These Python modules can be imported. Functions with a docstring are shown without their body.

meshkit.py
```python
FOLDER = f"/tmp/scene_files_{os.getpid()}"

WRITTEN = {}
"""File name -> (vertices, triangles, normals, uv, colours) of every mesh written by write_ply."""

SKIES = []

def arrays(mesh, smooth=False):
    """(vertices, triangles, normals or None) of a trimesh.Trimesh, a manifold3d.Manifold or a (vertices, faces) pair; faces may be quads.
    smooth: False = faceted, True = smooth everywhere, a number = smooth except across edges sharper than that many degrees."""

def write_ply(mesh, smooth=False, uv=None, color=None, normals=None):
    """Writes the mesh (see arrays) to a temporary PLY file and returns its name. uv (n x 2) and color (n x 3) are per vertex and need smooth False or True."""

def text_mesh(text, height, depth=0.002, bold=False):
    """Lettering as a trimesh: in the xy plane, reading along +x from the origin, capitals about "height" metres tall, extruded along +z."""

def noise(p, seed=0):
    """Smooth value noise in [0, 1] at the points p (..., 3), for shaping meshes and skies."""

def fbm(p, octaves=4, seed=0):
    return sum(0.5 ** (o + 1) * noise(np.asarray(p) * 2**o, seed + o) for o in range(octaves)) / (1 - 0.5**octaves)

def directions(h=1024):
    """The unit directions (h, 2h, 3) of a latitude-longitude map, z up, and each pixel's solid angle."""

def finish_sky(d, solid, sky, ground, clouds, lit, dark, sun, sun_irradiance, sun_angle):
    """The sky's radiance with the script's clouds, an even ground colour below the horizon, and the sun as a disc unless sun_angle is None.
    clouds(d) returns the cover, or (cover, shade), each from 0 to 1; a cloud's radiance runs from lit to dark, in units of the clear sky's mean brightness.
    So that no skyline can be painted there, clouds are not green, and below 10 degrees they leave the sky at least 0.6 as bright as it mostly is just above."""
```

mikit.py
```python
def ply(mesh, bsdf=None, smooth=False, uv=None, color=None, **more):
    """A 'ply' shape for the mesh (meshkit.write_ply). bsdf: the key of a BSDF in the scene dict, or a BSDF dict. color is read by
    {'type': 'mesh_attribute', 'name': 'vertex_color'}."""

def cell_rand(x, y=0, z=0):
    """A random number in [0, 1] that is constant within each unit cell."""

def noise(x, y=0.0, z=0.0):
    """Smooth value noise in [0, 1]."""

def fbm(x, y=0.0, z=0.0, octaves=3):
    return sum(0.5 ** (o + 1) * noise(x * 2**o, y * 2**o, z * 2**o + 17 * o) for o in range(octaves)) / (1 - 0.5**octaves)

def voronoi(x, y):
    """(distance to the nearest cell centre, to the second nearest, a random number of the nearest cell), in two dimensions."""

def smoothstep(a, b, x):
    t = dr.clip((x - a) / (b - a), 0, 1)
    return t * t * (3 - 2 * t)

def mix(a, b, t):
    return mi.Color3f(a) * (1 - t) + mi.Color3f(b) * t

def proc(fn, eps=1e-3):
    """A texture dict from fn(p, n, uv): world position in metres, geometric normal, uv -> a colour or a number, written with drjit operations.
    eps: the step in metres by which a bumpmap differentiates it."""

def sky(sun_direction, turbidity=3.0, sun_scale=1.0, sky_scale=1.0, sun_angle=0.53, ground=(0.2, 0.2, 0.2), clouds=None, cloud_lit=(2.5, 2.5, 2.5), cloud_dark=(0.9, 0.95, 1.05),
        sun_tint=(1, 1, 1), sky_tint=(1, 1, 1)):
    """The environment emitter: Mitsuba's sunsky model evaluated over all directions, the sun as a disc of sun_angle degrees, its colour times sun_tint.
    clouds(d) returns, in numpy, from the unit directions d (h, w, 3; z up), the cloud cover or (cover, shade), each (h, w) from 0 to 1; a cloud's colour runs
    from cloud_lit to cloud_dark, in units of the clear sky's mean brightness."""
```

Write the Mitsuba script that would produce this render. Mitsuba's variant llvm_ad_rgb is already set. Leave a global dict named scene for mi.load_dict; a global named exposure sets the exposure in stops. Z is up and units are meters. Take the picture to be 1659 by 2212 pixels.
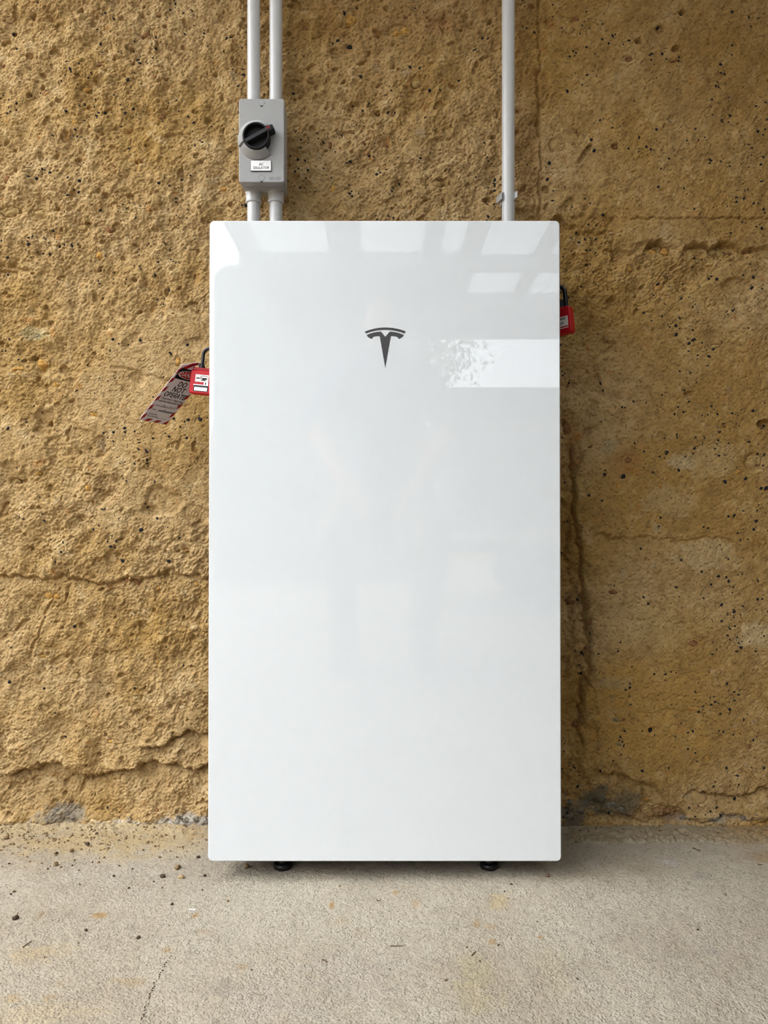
import math, random
import numpy as np, trimesh, mitsuba as mi, mikit, meshkit
import drjit as dr
from shapely.geometry import Polygon, box as sbox, LineString, Point
from shapely import affinity
from shapely.ops import unary_union
from scipy.ndimage import map_coordinates, gaussian_filter
from scipy.spatial import cKDTree
from scipy.interpolate import RegularGridInterpolator

T = mi.ScalarTransform4f
scene, labels = {}, {}

# ------------------------------------------------------------------ camera, sky, exposure
F, CX, CY, H = 1661.0, 829.5, 1106.0, 0.634       # focal length in pixels of the 1659x2212 frame, centre, camera height
scene['camera'] = {'type': 'perspective', 'fov': 2 * math.degrees(math.atan(829.5 / F)), 'fov_axis': 'x', 'near_clip': 0.05, 'far_clip': 500.0,
                   'to_world': T().look_at(origin=[0, 0, H], target=[0, 1, H], up=[0, 0, 1])}
exposure = 3.76
KR = 0.75                                         # carport roof height over the camera, in units of 2 m
ZR = H + 2.0 * KR
SUN = np.array([-0.66, -0.28, 0.74]); SUN /= np.linalg.norm(SUN)

def overcast(d):
    c = np.clip(d @ SUN, -1, 1)
    n = meshkit.fbm(d * 2.2 + 5, 4, 3)
    shade = np.clip(1.0 - np.clip(0.5 + 0.5 * c, 0, 1) ** 8.0 + 0.25 * (n - 0.5), 0, 1)
    return np.ones(d.shape[:2]), shade

scene['sky'] = mikit.sky(SUN, turbidity=4.0, sun_scale=0.0, ground=(0.30, 0.28, 0.25), clouds=overcast, cloud_lit=(6.6, 6.8, 7.0), cloud_dark=(1.7, 1.80, 1.93))

# ------------------------------------------------------------------ helpers
rng = np.random.default_rng(7)
random.seed(7)

def P(px, py, Y):
    return np.array([(px - CX) * Y / F, Y, H - (py - CY) * Y / F])

def G(px, py):
    Y = H * F / (py - CY)
    return np.array([(px - CX) * Y / F, Y, 0.0])

_count = {}
def key_of(name, parent=None):
    k = name if parent is None else parent + '__' + name
    n = _count.get(k, 0); _count[k] = n + 1
    return k if n == 0 else '%s_%03d' % (k, n)

def obj(name, mesh, mat, parent=None, smooth=30, label=None, cat=None, group=None, kind=None, color=None, key=None):
    k = key or key_of(name, parent)
    scene[k] = mikit.ply(mesh, mat, smooth=smooth, color=color) if not isinstance(mesh, dict) else mesh
    tag(k, label, cat, group, kind)
    return k

def tag(k, label=None, cat=None, group=None, kind=None):
    d = {}
    if label: d['label'] = label
    if cat: d['category'] = cat
    if group: d['group'] = group
    if kind: d['kind'] = kind
    if d: labels[k] = d

def thing(name, label, cat, group=None, kind=None):
    k = key_of(name); tag(k, label, cat, group, kind); return k

def cat_mesh(ms): return trimesh.util.concatenate(ms)

def box(cx, cy, cz, sx, sy, sz, ch=0.0):
    if ch <= 0:
        m = trimesh.creation.box((sx, sy, sz))
    else:
        pts = []
        for a in (-1, 1):
            for b in (-1, 1):
                for c in (-1, 1):
                    for k in range(3):
                        e = np.array([sx, sy, sz]) / 2
                        q = e - ch; q[k] = e[k]
                        pts.append(q * (a, b, c))
        m = trimesh.convex.convex_hull(np.array(pts))
    m.apply_translation((cx, cy, cz))
    return m

def loft(loops, cap0=True, cap1=True, closed=True):
    n = len(loops[0]); V = [np.asarray(l, float) for l in loops]; faces = []
    for i in range(len(loops) - 1):
        a, b = i * n, (i + 1) * n
        for j in range(n if closed else n - 1):
            k = (j + 1) % n
            faces += [[a + j, a + k, b + k], [a + j, b + k, b + j]]
    off = n * len(loops)
    if cap0:
        V.append(V[0].mean(0)[None]); faces += [[off, (j + 1) % n, j] for j in range(n)]; off += 1
    if cap1:
        base = n * (len(loops) - 1)
        V.append(V[len(loops) - 1].mean(0)[None]); faces += [[off, base + j, base + (j + 1) % n] for j in range(n)]
    m = trimesh.Trimesh(np.vstack(V), faces, process=False)
    return m

def fixn(m):
    if m.volume < 0: m.invert()
    return m

def rrect(w, h, r, seg=8):
    pts = []
    for cx, cy, a0 in ((w / 2 - r, h / 2 - r, 0), (-w / 2 + r, h / 2 - r, 90), (-w / 2 + r, -h / 2 + r, 180), (w / 2 - r, -h / 2 + r, 270)):
        for i in range(seg + 1):
            a = math.radians(a0 + 90 * i / seg)
            pts.append((cx + r * math.cos(a), cy + r * math.sin(a)))
    return np.array(pts)

def plate(w, h, r, th, ch, seg=8):
    """rounded plate in the xy plane, z from 0 (back) to th (front), chamfered edges"""
    loops = []
    for z, ins in ((0, ch), (ch, 0), (th - ch, 0), (th, ch)):
        p = rrect(w - 2 * ins, h - 2 * ins, max(r - ins, 1e-4), seg)
        loops.append(np.column_stack([p, np.full(len(p), z)]))
    return fixn(loft(loops))

def lathe(profile, n=40, cap0=True, cap1=True):
    a = np.arange(n) * 2 * math.pi / n
    return fixn(loft([np.column_stack([r * np.cos(a), r * np.sin(a), np.full(n, z)]) for r, z in profile], cap0, cap1))

def tube(path, rad, n=14):
    path = np.asarray(path, float); loops = []
    t = np.gradient(path, axis=0); t /= np.linalg.norm(t, axis=1)[:, None]
    ref = np.array([0, 0, 1.0]) if abs(t[0][2]) < 0.9 else np.array([0, 1.0, 0])
    u = np.cross(t[0], ref); u /= np.linalg.norm(u)
    a = np.arange(n) * 2 * math.pi / n
    rad = np.broadcast_to(rad, len(path))
    for p, d, r in zip(path, t, rad):
        u = u - d * (u @ d); u /= np.linalg.norm(u); v = np.cross(d, u)
        loops.append(p + r * (np.cos(a)[:, None] * u + np.sin(a)[:, None] * v))
    return fixn(loft(loops))

def frame(O, X, Y, Z):
    M = np.eye(4); M[:3, 0], M[:3, 1], M[:3, 2], M[:3, 3] = X, Y, Z, O
    return M

def put(m, M):
    m = m.copy(); m.apply_transform(M); return m

def extr(poly, d):
    ms = [trimesh.creation.extrude_polygon(g, d, engine='earcut') for g in getattr(poly, 'geoms', [poly]) if g.area > 1e-12]
    return cat_mesh(ms)

def text(s, h, cx=None, x0=None, y=0.0, depth=0.0003, bold=False, sx=1.0, z=0.0):
    m = meshkit.text_mesh(s, h, depth, bold)
    m.apply_scale([sx, 1, 1])
    b = m.bounds
    dx = (cx - (b[0, 0] + b[1, 0]) / 2) if cx is not None else (x0 - b[0, 0])
    m.apply_translation([dx, y, z]); return m

# ------------------------------------------------------------------ materials
def rgb(*c): return {'type': 'rgb', 'value': list(c)}
def plastic(name, c, rough=0.2, spec=0.5, metal=0.0, **k):
    scene[name] = {'type': 'twosided', 'b': {'type': 'principled', 'base_color': rgb(*c), 'roughness': rough, 'specular': spec, 'metallic': metal, **k}}
def matte(name, c):
    scene[name] = {'type': 'twosided', 'b': {'type': 'diffuse', 'reflectance': rgb(*c)}}

scene['m_glass_white'] = {'type': 'plastic', 'int_ior': 1.68, 'diffuse_reflectance': rgb(0.66, 0.69, 0.715), 'nonlinear': False}
plastic('m_rim', (0.40, 0.41, 0.42), 0.25)
plastic('m_enclosure', (0.10, 0.10, 0.105), 0.5)
plastic('m_emblem', (0.045, 0.045, 0.048), 0.35)
plastic('m_black', (0.008, 0.008, 0.009), 0.4, 0.3)
plastic('m_black_knob', (0.006, 0.006, 0.007), 0.5, 0.25)
plastic('m_bar', (0.022, 0.022, 0.026), 0.4, 0.3)
plastic('m_grey_box', (0.29, 0.29, 0.288), 0.42)
plastic('m_grey_line', (0.17, 0.17, 0.17), 0.5)
plastic('m_conduit', (0.46, 0.46, 0.46), 0.3)
plastic('m_label_white', (0.80, 0.80, 0.81), 0.35)
plastic('m_label_silver', (0.60, 0.56, 0.54), 0.35)
plastic('m_red', (0.40, 0.006, 0.012), 0.42, 0.3)
plastic('m_red_dark', (0.26, 0.008, 0.012), 0.4, 0.3)
plastic('m_red_mark', (0.16, 0.008, 0.012), 0.45, 0.3)
plastic('m_tag', (0.53, 0.49, 0.54), 0.45)
plastic('m_shackle', (0.008, 0.008, 0.010), 0.28, 0.4)
matte('m_ink', (0.012, 0.012, 0.014))

def earth_bump(p, n, uv):
    a = mikit.fbm(p.x * 330, p.y * 330, p.z * 330, 3)
    b = mikit.noise(p.x * 900 + 7, p.y * 900, p.z * 900)
    return (a + 0.35 * b)
def earth_speck(p, n, uv):
    a = mikit.fbm(p.x * 240 + 31, p.y * 240, p.z * 240, 3)
    b = mikit.noise(p.x * 700 + 3, p.y * 700, p.z * 700)
    return 0.85 * mikit.smoothstep(0.50, 0.78, a * 0.75 + b * 0.25)
scene['m_earth'] = {'type': 'twosided', 'b': {'type': 'bumpmap', 'arbitrary': mikit.proc(earth_bump, 4e-4), 'scale': 0.0030,
    'bsdf': {'type': 'blendbsdf', 'weight': mikit.proc(earth_speck),
             'bsdf_0': {'type': 'diffuse', 'reflectance': {'type': 'mesh_attribute', 'name': 'vertex_color'}},
             'bsdf_1': {'type': 'diffuse', 'reflectance': rgb(0.130, 0.078, 0.028)}}}}

def stone_mat(name, c, c2, s=260.0):
    def col(p, n, uv):
        a = mikit.fbm(p.x * s, p.y * s, p.z * s, 3)
        return mikit.mix(c, c2, mikit.smoothstep(0.35, 0.68, a))
    scene[name] = {'type': 'twosided', 'b': {'type': 'bumpmap', 'arbitrary': mikit.proc(earth_bump, 4e-4), 'scale': 0.0010,
                   'bsdf': {'type': 'diffuse', 'reflectance': mikit.proc(col)}}}
stone_mat('m_stone_ochre', (0.44, 0.25, 0.07), (0.25, 0.13, 0.035))
stone_mat('m_stone_tan', (0.36, 0.245, 0.105), (0.24, 0.155, 0.062))
stone_mat('m_stone_red', (0.23, 0.115, 0.05), (0.11, 0.055, 0.027))
stone_mat('m_stone_grey', (0.19, 0.165, 0.125), (0.085, 0.073, 0.055))
stone_mat('m_stone_pale', (0.47, 0.36, 0.20), (0.33, 0.23, 0.11))
stone_mat('m_stone_green', (0.20, 0.175, 0.10), (0.12, 0.105, 0.065))
stone_mat('m_pebble', (0.26, 0.18, 0.10), (0.15, 0.10, 0.055))
stone_mat('m_pebble_pale', (0.36, 0.26, 0.15), (0.25, 0.175, 0.09))
matte('m_grit', (0.022, 0.021, 0.022))
matte('m_crumb', (0.17, 0.115, 0.06))
matte('m_crumb_dark', (0.070, 0.050, 0.034))
matte('m_twig', (0.10, 0.055, 0.03))
matte('m_paper', (0.80, 0.80, 0.80))

# ------------------------------------------------------------------ the earth wall
YW = 1.550
DX = 0.0017
def spaced(lo, hi, flo, fhi, step, top=0.03, grow=1.12):
    mid = np.arange(flo, fhi, step)
    def out(dist):
        s, x, r = step, 0.0, []
        while x < dist:
            s = min(s * grow, top); x += s; r.append(x)
        return np.array(r)
    return np.concatenate([flo - out(flo - lo)[::-1] if lo < flo else [], mid, mid[-1] + out(hi - mid[-1])])
xs = spaced(-3.4, 3.4, -0.815, 0.815, DX, 0.02, 1.02)
zs = spaced(-0.03, 2.62, -0.03, 1.70, DX)
X, Z = np.meshgrid(xs, zs)
PX, PY = CX + X * F / YW, CY - (Z - H) * F / YW     # where a point of the wall plane stands in the photograph
NT = 1200
def tile(seed, lo, hi, beta=1.0, aniso=1.0):
    """periodic random field, wavelengths lo..hi metres"""
    r = np.random.default_rng(seed)
    fx, fz = np.meshgrid(np.fft.fftfreq(NT, DX), np.fft.fftfreq(NT, DX))
    f = np.hypot(fx * aniso, fz)
    w = np.where((f > 1 / hi) & (f < 1 / lo), np.maximum(f, 1e-6) ** -(beta + 1), 0)
    a = np.fft.ifft2(np.fft.fft2(r.standard_normal((NT, NT))) * w).real
    return a / a.std()
def samp(t, dx=0.0, dz=0.0):
    return map_coordinates(t, [((Z + dz) / DX) % NT, ((X + dx) / DX) % NT], order=1, mode='grid-wrap')
def cells(xw, zw, s, seed):
    r = np.random.default_rng(seed)
    gx, gz = np.meshgrid(np.arange(-3.6, 3.6, s), np.arange(-0.2, 2.8, s))
    pts = np.column_stack([gx.ravel(), gz.ravel()]) + r.uniform(-0.48, 0.48, (gx.size, 2)) * s
    d, i = cKDTree(pts).query(np.column_stack([xw.ravel(), zw.ravel()]), k=2, workers=-1)
    return (d[:, 0] / s).reshape(xw.shape), (d[:, 1] / s).reshape(xw.shape), r.random(len(pts))[i[:, 0]].reshape(xw.shape)
def sstep(a, b, x):
    t = np.clip((x - a) / (b - a), 0, 1); return t * t * (3 - 2 * t)

big = samp(tile(1, 0.12, 0.9, 1.2))
mid_ = samp(tile(2, 0.03, 0.14, 1.0, 0.75))
fine = samp(tile(3, 0.009, 0.04, 0.8, 0.85))
tiny = samp(tile(4, 0.0045, 0.012, 0.5))
w1, w2 = samp(tile(5, 0.008, 0.06, 0.8)), samp(tile(6, 0.008, 0.06, 0.8))
edge = samp(tile(8, 0.012, 0.12, 0.9))
c1a, c1b, c1r = cells(X + 0.0035 * w1, Z + 0.0035 * w2, 0.016, 11)
c2a, c2b, c2r = cells(X + 0.0016 * w2, Z + 0.0016 * w1, 0.0068, 12)

def poly_sd(pts):
    """signed distance in pixels to a polygon (positive inside), on a coarse lattice, then interpolated"""
    pts = np.array(pts, float)
    gx, gy = np.meshgrid(np.arange(-2700, 4400, 12.0), np.arange(-1150, 1900, 12.0))
    q = np.column_stack([gx.ravel(), gy.ravel()])
    inside = np.zeros(len(q), bool); dist = np.full(len(q), 1e9)
    for a, b in zip(pts, np.roll(pts, -1, 0)):
        ab = b - a
        t = np.clip(((q - a) @ ab) / max(ab @ ab, 1e-9), 0, 1)
        dist = np.minimum(dist, np.hypot(*(q - a - t[:, None] * ab).T))
        cond = (a[1] > q[:, 1]) != (b[1] > q[:, 1])
        xi = a[0] + (q[:, 1] - a[1]) / (ab[1] if abs(ab[1]) > 1e-9 else 1e-9) * ab[0]
        inside ^= cond & (q[:, 0] < xi)
    sd = np.where(inside, dist, -dist).reshape(gx.shape)
    f = RegularGridInterpolator((gy[:, 0], gx[0]), sd, bounds_error=False, fill_value=-999)
    return f(np.column_stack([PY.ravel(), PX.ravel()])).reshape(PX.shape)

def ragged(pts, amp=16.0, soft=8.0):
    return sstep(-soft, soft, poly_sd(pts) + amp * edge)

# formed (smooth) faces that the formwork left
S = np.zeros_like(X)
for pts, amp, level in (
    ([(150, 850), (235, 745), (300, 695), (400, 668), (480, 668), (480, 1000), (400, 960), (330, 985), (250, 1000), (185, 930)], 16, 0.97),
    ([(250, 1040), (320, 1010), (480, 1000), (480, 1150), (420, 1140), (340, 1135), (230, 1120)], 18, 0.75),
    ([(-40, 870), (80, 880), (130, 960), (90, 1010), (-40, 1000)], 18, 0.6),
    ([(1172, -1200), (4000, -1200), (4000, 560), (1640, 545), (1480, 520), (1400, 535), (1340, 520), (1335, 470), (1250, 430), (1172, 470)], 14, 0.72),
    ([(1340, 455), (4000, 455), (4000, 545), (1660, 545), (1480, 522), (1400, 535), (1350, 520)], 6, 0.95),
    ([(1325, 705), (1400, 660), (1520, 600), (1560, 570), (4000, 560), (4000, 1785), (1500, 1770), (1400, 1720), (1330, 1660), (1290, 1600), (1275, 1500), (1272, 1380), (1250, 1250), (1240, 1150), (1238, 1000), (1300, 860), (1295, 780)], 10, 0.86),
    ([(-3000, 1000), (-300, 900), (-200, 1500), (-3000, 1600)], 40, 0.5)):
    S = np.maximum(S, level * ragged(pts, amp))

# rough broken face
def dome(c, r=0.72): return np.sqrt(np.clip(1 - (c / r) ** 2, 0, 1))
c3a, c3b, c3r = cells(X + 0.0010 * w1, Z + 0.0010 * w2, 0.0042, 13)
crumb_ = samp(tile(14, 0.008, 0.020, 0.5)); crumb2 = samp(tile(15, 0.0042, 0.009, 0.3))
gate = sstep(0.35, 0.75, c1r)
rough = (2.6 * mid_ + 1.0 * fine + 0.8 * np.abs(crumb_) + 0.30 * np.abs(crumb2) + 0.55 * crumb2 + 3.2 * gate * (dome(c1a) - 0.6) + 1.9 * sstep(0.3, 0.7, c2r) * (dome(c2a) - 0.6) + 0.7 * sstep(0.3, 0.7, c3r) * (dome(c3a) - 0.6)) * 1e-3
amp = 0.85 + 0.35 * sstep(-0.6, 1.0, big)
amp *= 1.0 + 0.55 * sstep(520, 560, PY) * sstep(760, 680, PY) * sstep(1215, 1240, PX) * sstep(1560, 1420, PX)     # the broken band right of the cabinet
rough = rough * amp
pit = samp(tile(9, 0.005, 0.022, 0.4)); pit2 = samp(tile(10, 0.012, 0.06, 0.7))
clus = sstep(-0.4, 1.2, samp(tile(18, 0.05, 0.3, 0.8)))
rough = rough - (2.6 * sstep(1.5, 2.3, pit + 0.5 * clus) + 6.5 * sstep(1.8, 2.3, pit2 + 0.3 * clus)) * 1e-3
formed = (0.45 * mid_ + 0.30 * fine + 0.42 * np.abs(crumb2) + 0.55 * (dome(c3a) - 0.6) * sstep(0.2, 0.6, c3r) - 1.6 * sstep(1.5, 2.1, pit) + 1.0 * (0.5 - c2a) * sstep(0.55, 0.95, c2r)) * 1e-3 - 2.4e-3 * sstep(0.30, 0.08, c1a) * sstep(0.86, 0.9, c1r)
vein = np.abs(samp(tile(16, 0.016, 0.12, 0.7))); vmask = sstep(0.5, 1.1, samp(tile(17, 0.02, 0.15, 0.8)))
VEIN = sstep(0.055, 0.0, vein) * vmask
base = -0.006 + 0.0035 * big
h = (base + rough) * (1 - S) + (formed + 0.0008 * big) * S

def ledge(pts, depth, below=30.0, groove=0.0, gw=4.0, rag=5.0, above=0.0):
    """a ragged line: below it the face is cut back by depth (m), fading over `below` pixels; a groove runs along it; `above` swells the face over it"""
    global h
    p = np.array(pts, float)
    o = np.argsort(p[:, 0]); p = p[o]
    yl = np.interp(PX, p[:, 0], p[:, 1])
    x0, x1 = p[0, 0], p[-1, 0]
    win = sstep(x0 - 6, x0 + 22, PX) * sstep(x1 + 6, x1 - 22, PX)
    t = PY - yl - rag * edge - 1.5 * fine
    if x0 > 1180 and depth > 0: depth, groove = depth * 1.4, groove * 1.8
    k = np.where(t > 0, np.exp(-np.maximum(t, 0) / below), 0) * win
    h = h - depth * k * sstep(0, 3, t)
    if above: h = h + above * np.where(t < 0, np.exp(np.minimum(t, 0) / 22.0), 0) * win
    if groove: h = h - groove * np.exp(-(t / gw) ** 2) * win

def crack(pts, depth, w=3.0, rag=3.0, step=0.0, far=40.0):
    """a near-vertical ragged line: x as a function of y; step: right side set back"""
    global h
    p = np.array(pts, float); p = p[np.argsort(p[:, 1])]
    xl = np.interp(PY, p[:, 1], p[:, 0])
    win = sstep(p[0, 1] - 6, p[0, 1] + 14, PY) * sstep(p[-1, 1] + 6, p[-1, 1] - 14, PY)
    t = PX - xl - rag * edge - 1.2 * fine
    h = h - depth * np.exp(-(t / w) ** 2) * win
    if step: h = h - step * np.where(t < 0, np.exp(np.minimum(t, 0) / far), 0) * sstep(0, -3, t) * win

def hollow(x, y, rx, ry, depth, rot=0.0, rag=0.25, sharp=0.35):
    global h
    c, s = math.cos(rot), math.sin(rot)
    u, v = ((PX - x) * c + (PY - y) * s) / rx, (-(PX - x) * s + (PY - y) * c) / ry
    if x > 1180: depth = depth * 1.4
    d = np.hypot(u, v) + rag * edge * 0.6
    h = h - depth * sstep(1.0 + sharp * 0.5, 1.0 - sharp, d)

# left of the cabinet
ledge([(-60, 1665), (60, 1668), (120, 1652), (150, 1672), (235, 1676), (265, 1662), (300, 1655), (320, 1648), (350, 1662), (400, 1655), (470, 1655)], 0.016, 55, 0.007, 4, 3.5, 0.006)
ledge([(300, 1615), (345, 1608), (385, 1590), (420, 1580), (470, 1590)], 0.017, 30, 0.006, 4, 4, 0.006)
ledge([(-60, 1235), (30, 1243), (70, 1238), (150, 1250), (240, 1246), (300, 1250), (370, 1232), (470, 1236)], 0.007, 26, 0.004, 4, 6, 0.004)
ledge([(-60, 1690), (40, 1695), (150, 1682), (240, 1700)], 0.004, 14, 0.003, 3, 5)
ledge([(230, 790), (285, 800), (330, 798), (360, 822), (440, 820)], 0.004, 10, 0.003, 2.5, 5)
ledge([(-20, 575), (40, 573), (70, 590)], 0.008, 20, 0.004, 4, 4)
ledge([(240, 685), (300, 690), (360, 678), (460, 668)], -0.003, 8, 0.0, 3, 4)
ledge([(200, 285), (240, 270), (275, 282), (300, 278)], 0.005, 14, 0.003, 3, 4)
ledge([(340, 285), (400, 280), (420, 285)], 0.004, 10, 0.003, 3, 4)
ledge([(10, 1080), (60, 1150), (140, 1140)], 0.003, 14, 0.002, 3, 8)
ledge([(310, 1190), (380, 1160), (460, 1172)], 0.004, 18, 0.002, 3, 8)
hollow(95, 897, 21, 26, 0.014, 0.2)
hollow(85, 930, 16, 12, 0.006)
hollow(352, 1086, 46, 30, 0.0065, 0.25, 0.22, 0.2)
hollow(425, 1110, 40, 18, 0.006, 0.1, 0.25, 0.25)
hollow(325, 1105, 18, 12, 0.006)
hollow(420, 740, 26, 14, 0.004, 0.0, 0.3)
hollow(300, 818, 16, 16, 0.005)
hollow(175, 1120, 10, 9, 0.006)
hollow(175, 1695, 7, 26, 0.008, 0.35)
hollow(435, 1660, 20, 45, 0.005)
hollow(120, 1430, 20, 8, 0.006, -0.5)
hollow(88, 705, 22, 12, 0.003)
crack([(65, 1440), (68, 1395), (80, 1360), (100, 1320), (112, 1290)], 0.005, 2.6, 3)
crack([(125, 1310), (140, 1290), (150, 1260)], 0.006, 3, 3)
crack([(445, 1300), (425, 1340), (440, 1400)], 0.005, 4, 6)
crack([(130, 960), (120, 990), (85, 1040)], 0.003, 3, 4)
# above the cabinet
ledge([(612, 187), (640, 190), (660, 200)], 0.007, 10, 0.005, 3, 3)
ledge([(760, 250), (800, 243), (860, 240)], 0.004, 12, 0.003, 3, 3)
ledge([(920, 310), (950, 300), (975, 302)], 0.006, 12, 0.003, 3, 3)
ledge([(980, 332), (1010, 325)], 0.005, 8, 0.003, 3, 3)
ledge([(520, 8), (560, 12), (610, 10)], 0.005, 10, 0.003, 3, 3)
hollow(950, 395, 14, 8, 0.009)
hollow(925, 393, 14, 11, 0.004)
hollow(979, 92, 12, 6, 0.007)
hollow(905, 175, 22, 14, 0.003)
hollow(1050, 352, 22, 16, 0.003)
hollow(1180, 408, 8, 8, 0.010)
hollow(1052, 433, 8, 6, 0.009)
# right of the cabinet
crack([(1166, -60), (1167, 120), (1165, 200), (1168, 330), (1169, 480)], 0.009, 2.4, 1.2, 0.0035, 30)
crack([(1150, 395), (1153, 430), (1156, 470)], 0.004, 2.2, 2)
hollow(1212, 484, 20, 14, 0.012, 0.8)
ledge([(1345, 471), (1420, 471.5), (1560, 471.5), (1625, 471), (1700, 471)], 0.0006, 6, 0.0024, 1.7, 0.15)
ledge([(1215, 490), (1260, 500), (1300, 515), (1350, 522)], 0.005, 40, 0.003, 4, 6)
ledge([(1392, 545), (1405, 530), (1430, 524), (1450, 535), (1456, 555)], 0.016, 16, 0.005, 3, 2.5)
ledge([(1472, 550), (1480, 532), (1500, 520), (1530, 518), (1535, 530), (1560, 528), (1580, 540)], 0.015, 16, 0.004, 3, 2.5)
ledge([(1560, 535), (1600, 538), (1660, 535), (1700, 535)], 0.006, 14, 0.003, 3, 4)
ledge([(1545, 560), (1600, 559), (1650, 555)], -0.0045, 10, 0.0, 2, 2)
hollow(1250, 600, 45, 80, 0.004, 0, 0.3, 0.6)
ledge([(1360, 1160), (1420, 1165), (1520, 1160), (1560, 1165), (1600, 1172)], 0.003, 14, 0.002, 2.5, 4)
ledge([(1280, 1160), (1330, 1158), (1360, 1166)], 0.006, 10, 0.004, 3, 3)
crack([(1298, 720), (1322, 745), (1290, 790), (1297, 830), (1302, 860)], 0.006, 4, 4, 0.004, 40)
crack([(1240, 960), (1247, 1000), (1236, 1060), (1240, 1120), (1252, 1150), (1262, 1250), (1275, 1360), (1277, 1450), (1262, 1520), (1262, 1620)], 0.009, 5, 4, 0.017, 45)
hollow(1222, 1260, 26, 240, 0.012, 0, 0.25, 0.7)
hollow(1240, 1350, 34, 300, 0.006, 0, 0.3, 0.7)
ledge([(1280, 1655), (1320, 1672), (1380, 1690), (1420, 1700), (1440, 1735)], 0.011, 30, 0.004, 4, 3)
ledge([(1480, 1715), (1510, 1712), (1540, 1728)], 0.008, 10, 0.003, 3, 2)
ledge([(1530, 1725), (1545, 1715), (1590, 1725), (1640, 1705), (1700, 1712)], 0.010, 20, 0.004, 3, 3)
ledge([(1260, 1752), (1320, 1758), (1380, 1770), (1450, 1766), (1520, 1764), (1600, 1766), (1700, 1772)], 0.008, 14, 0.003, 4, 4)
for (pts, d) in (([(1378, 1508), (1410, 1495), (1445, 1492), (1480, 1500), (1530, 1520), (1580, 1535)], 0.0022), ([(1375, 1533), (1400, 1538), (1440, 1528), (1480, 1530), (1525, 1540), (1570, 1570)], 0.0024), ([(1460, 1505), (1500, 1520), (1560, 1540)], 0.0016)):
    ledge(pts, -d, 4, 0.0, 2, 1.0)
    ledge([(a, b + 5) for a, b in pts], d * 0.7, 6, 0.0012, 2, 1.0)
crack([(1438, 1640), (1443, 1680), (1450, 1730)], 0.002, 2, 1.5)
crack([(1480, 1640), (1481, 1720)], -0.0018, 2.5, 1.5)
hollow(1510, 545, 40, 10, 0.004)
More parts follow.
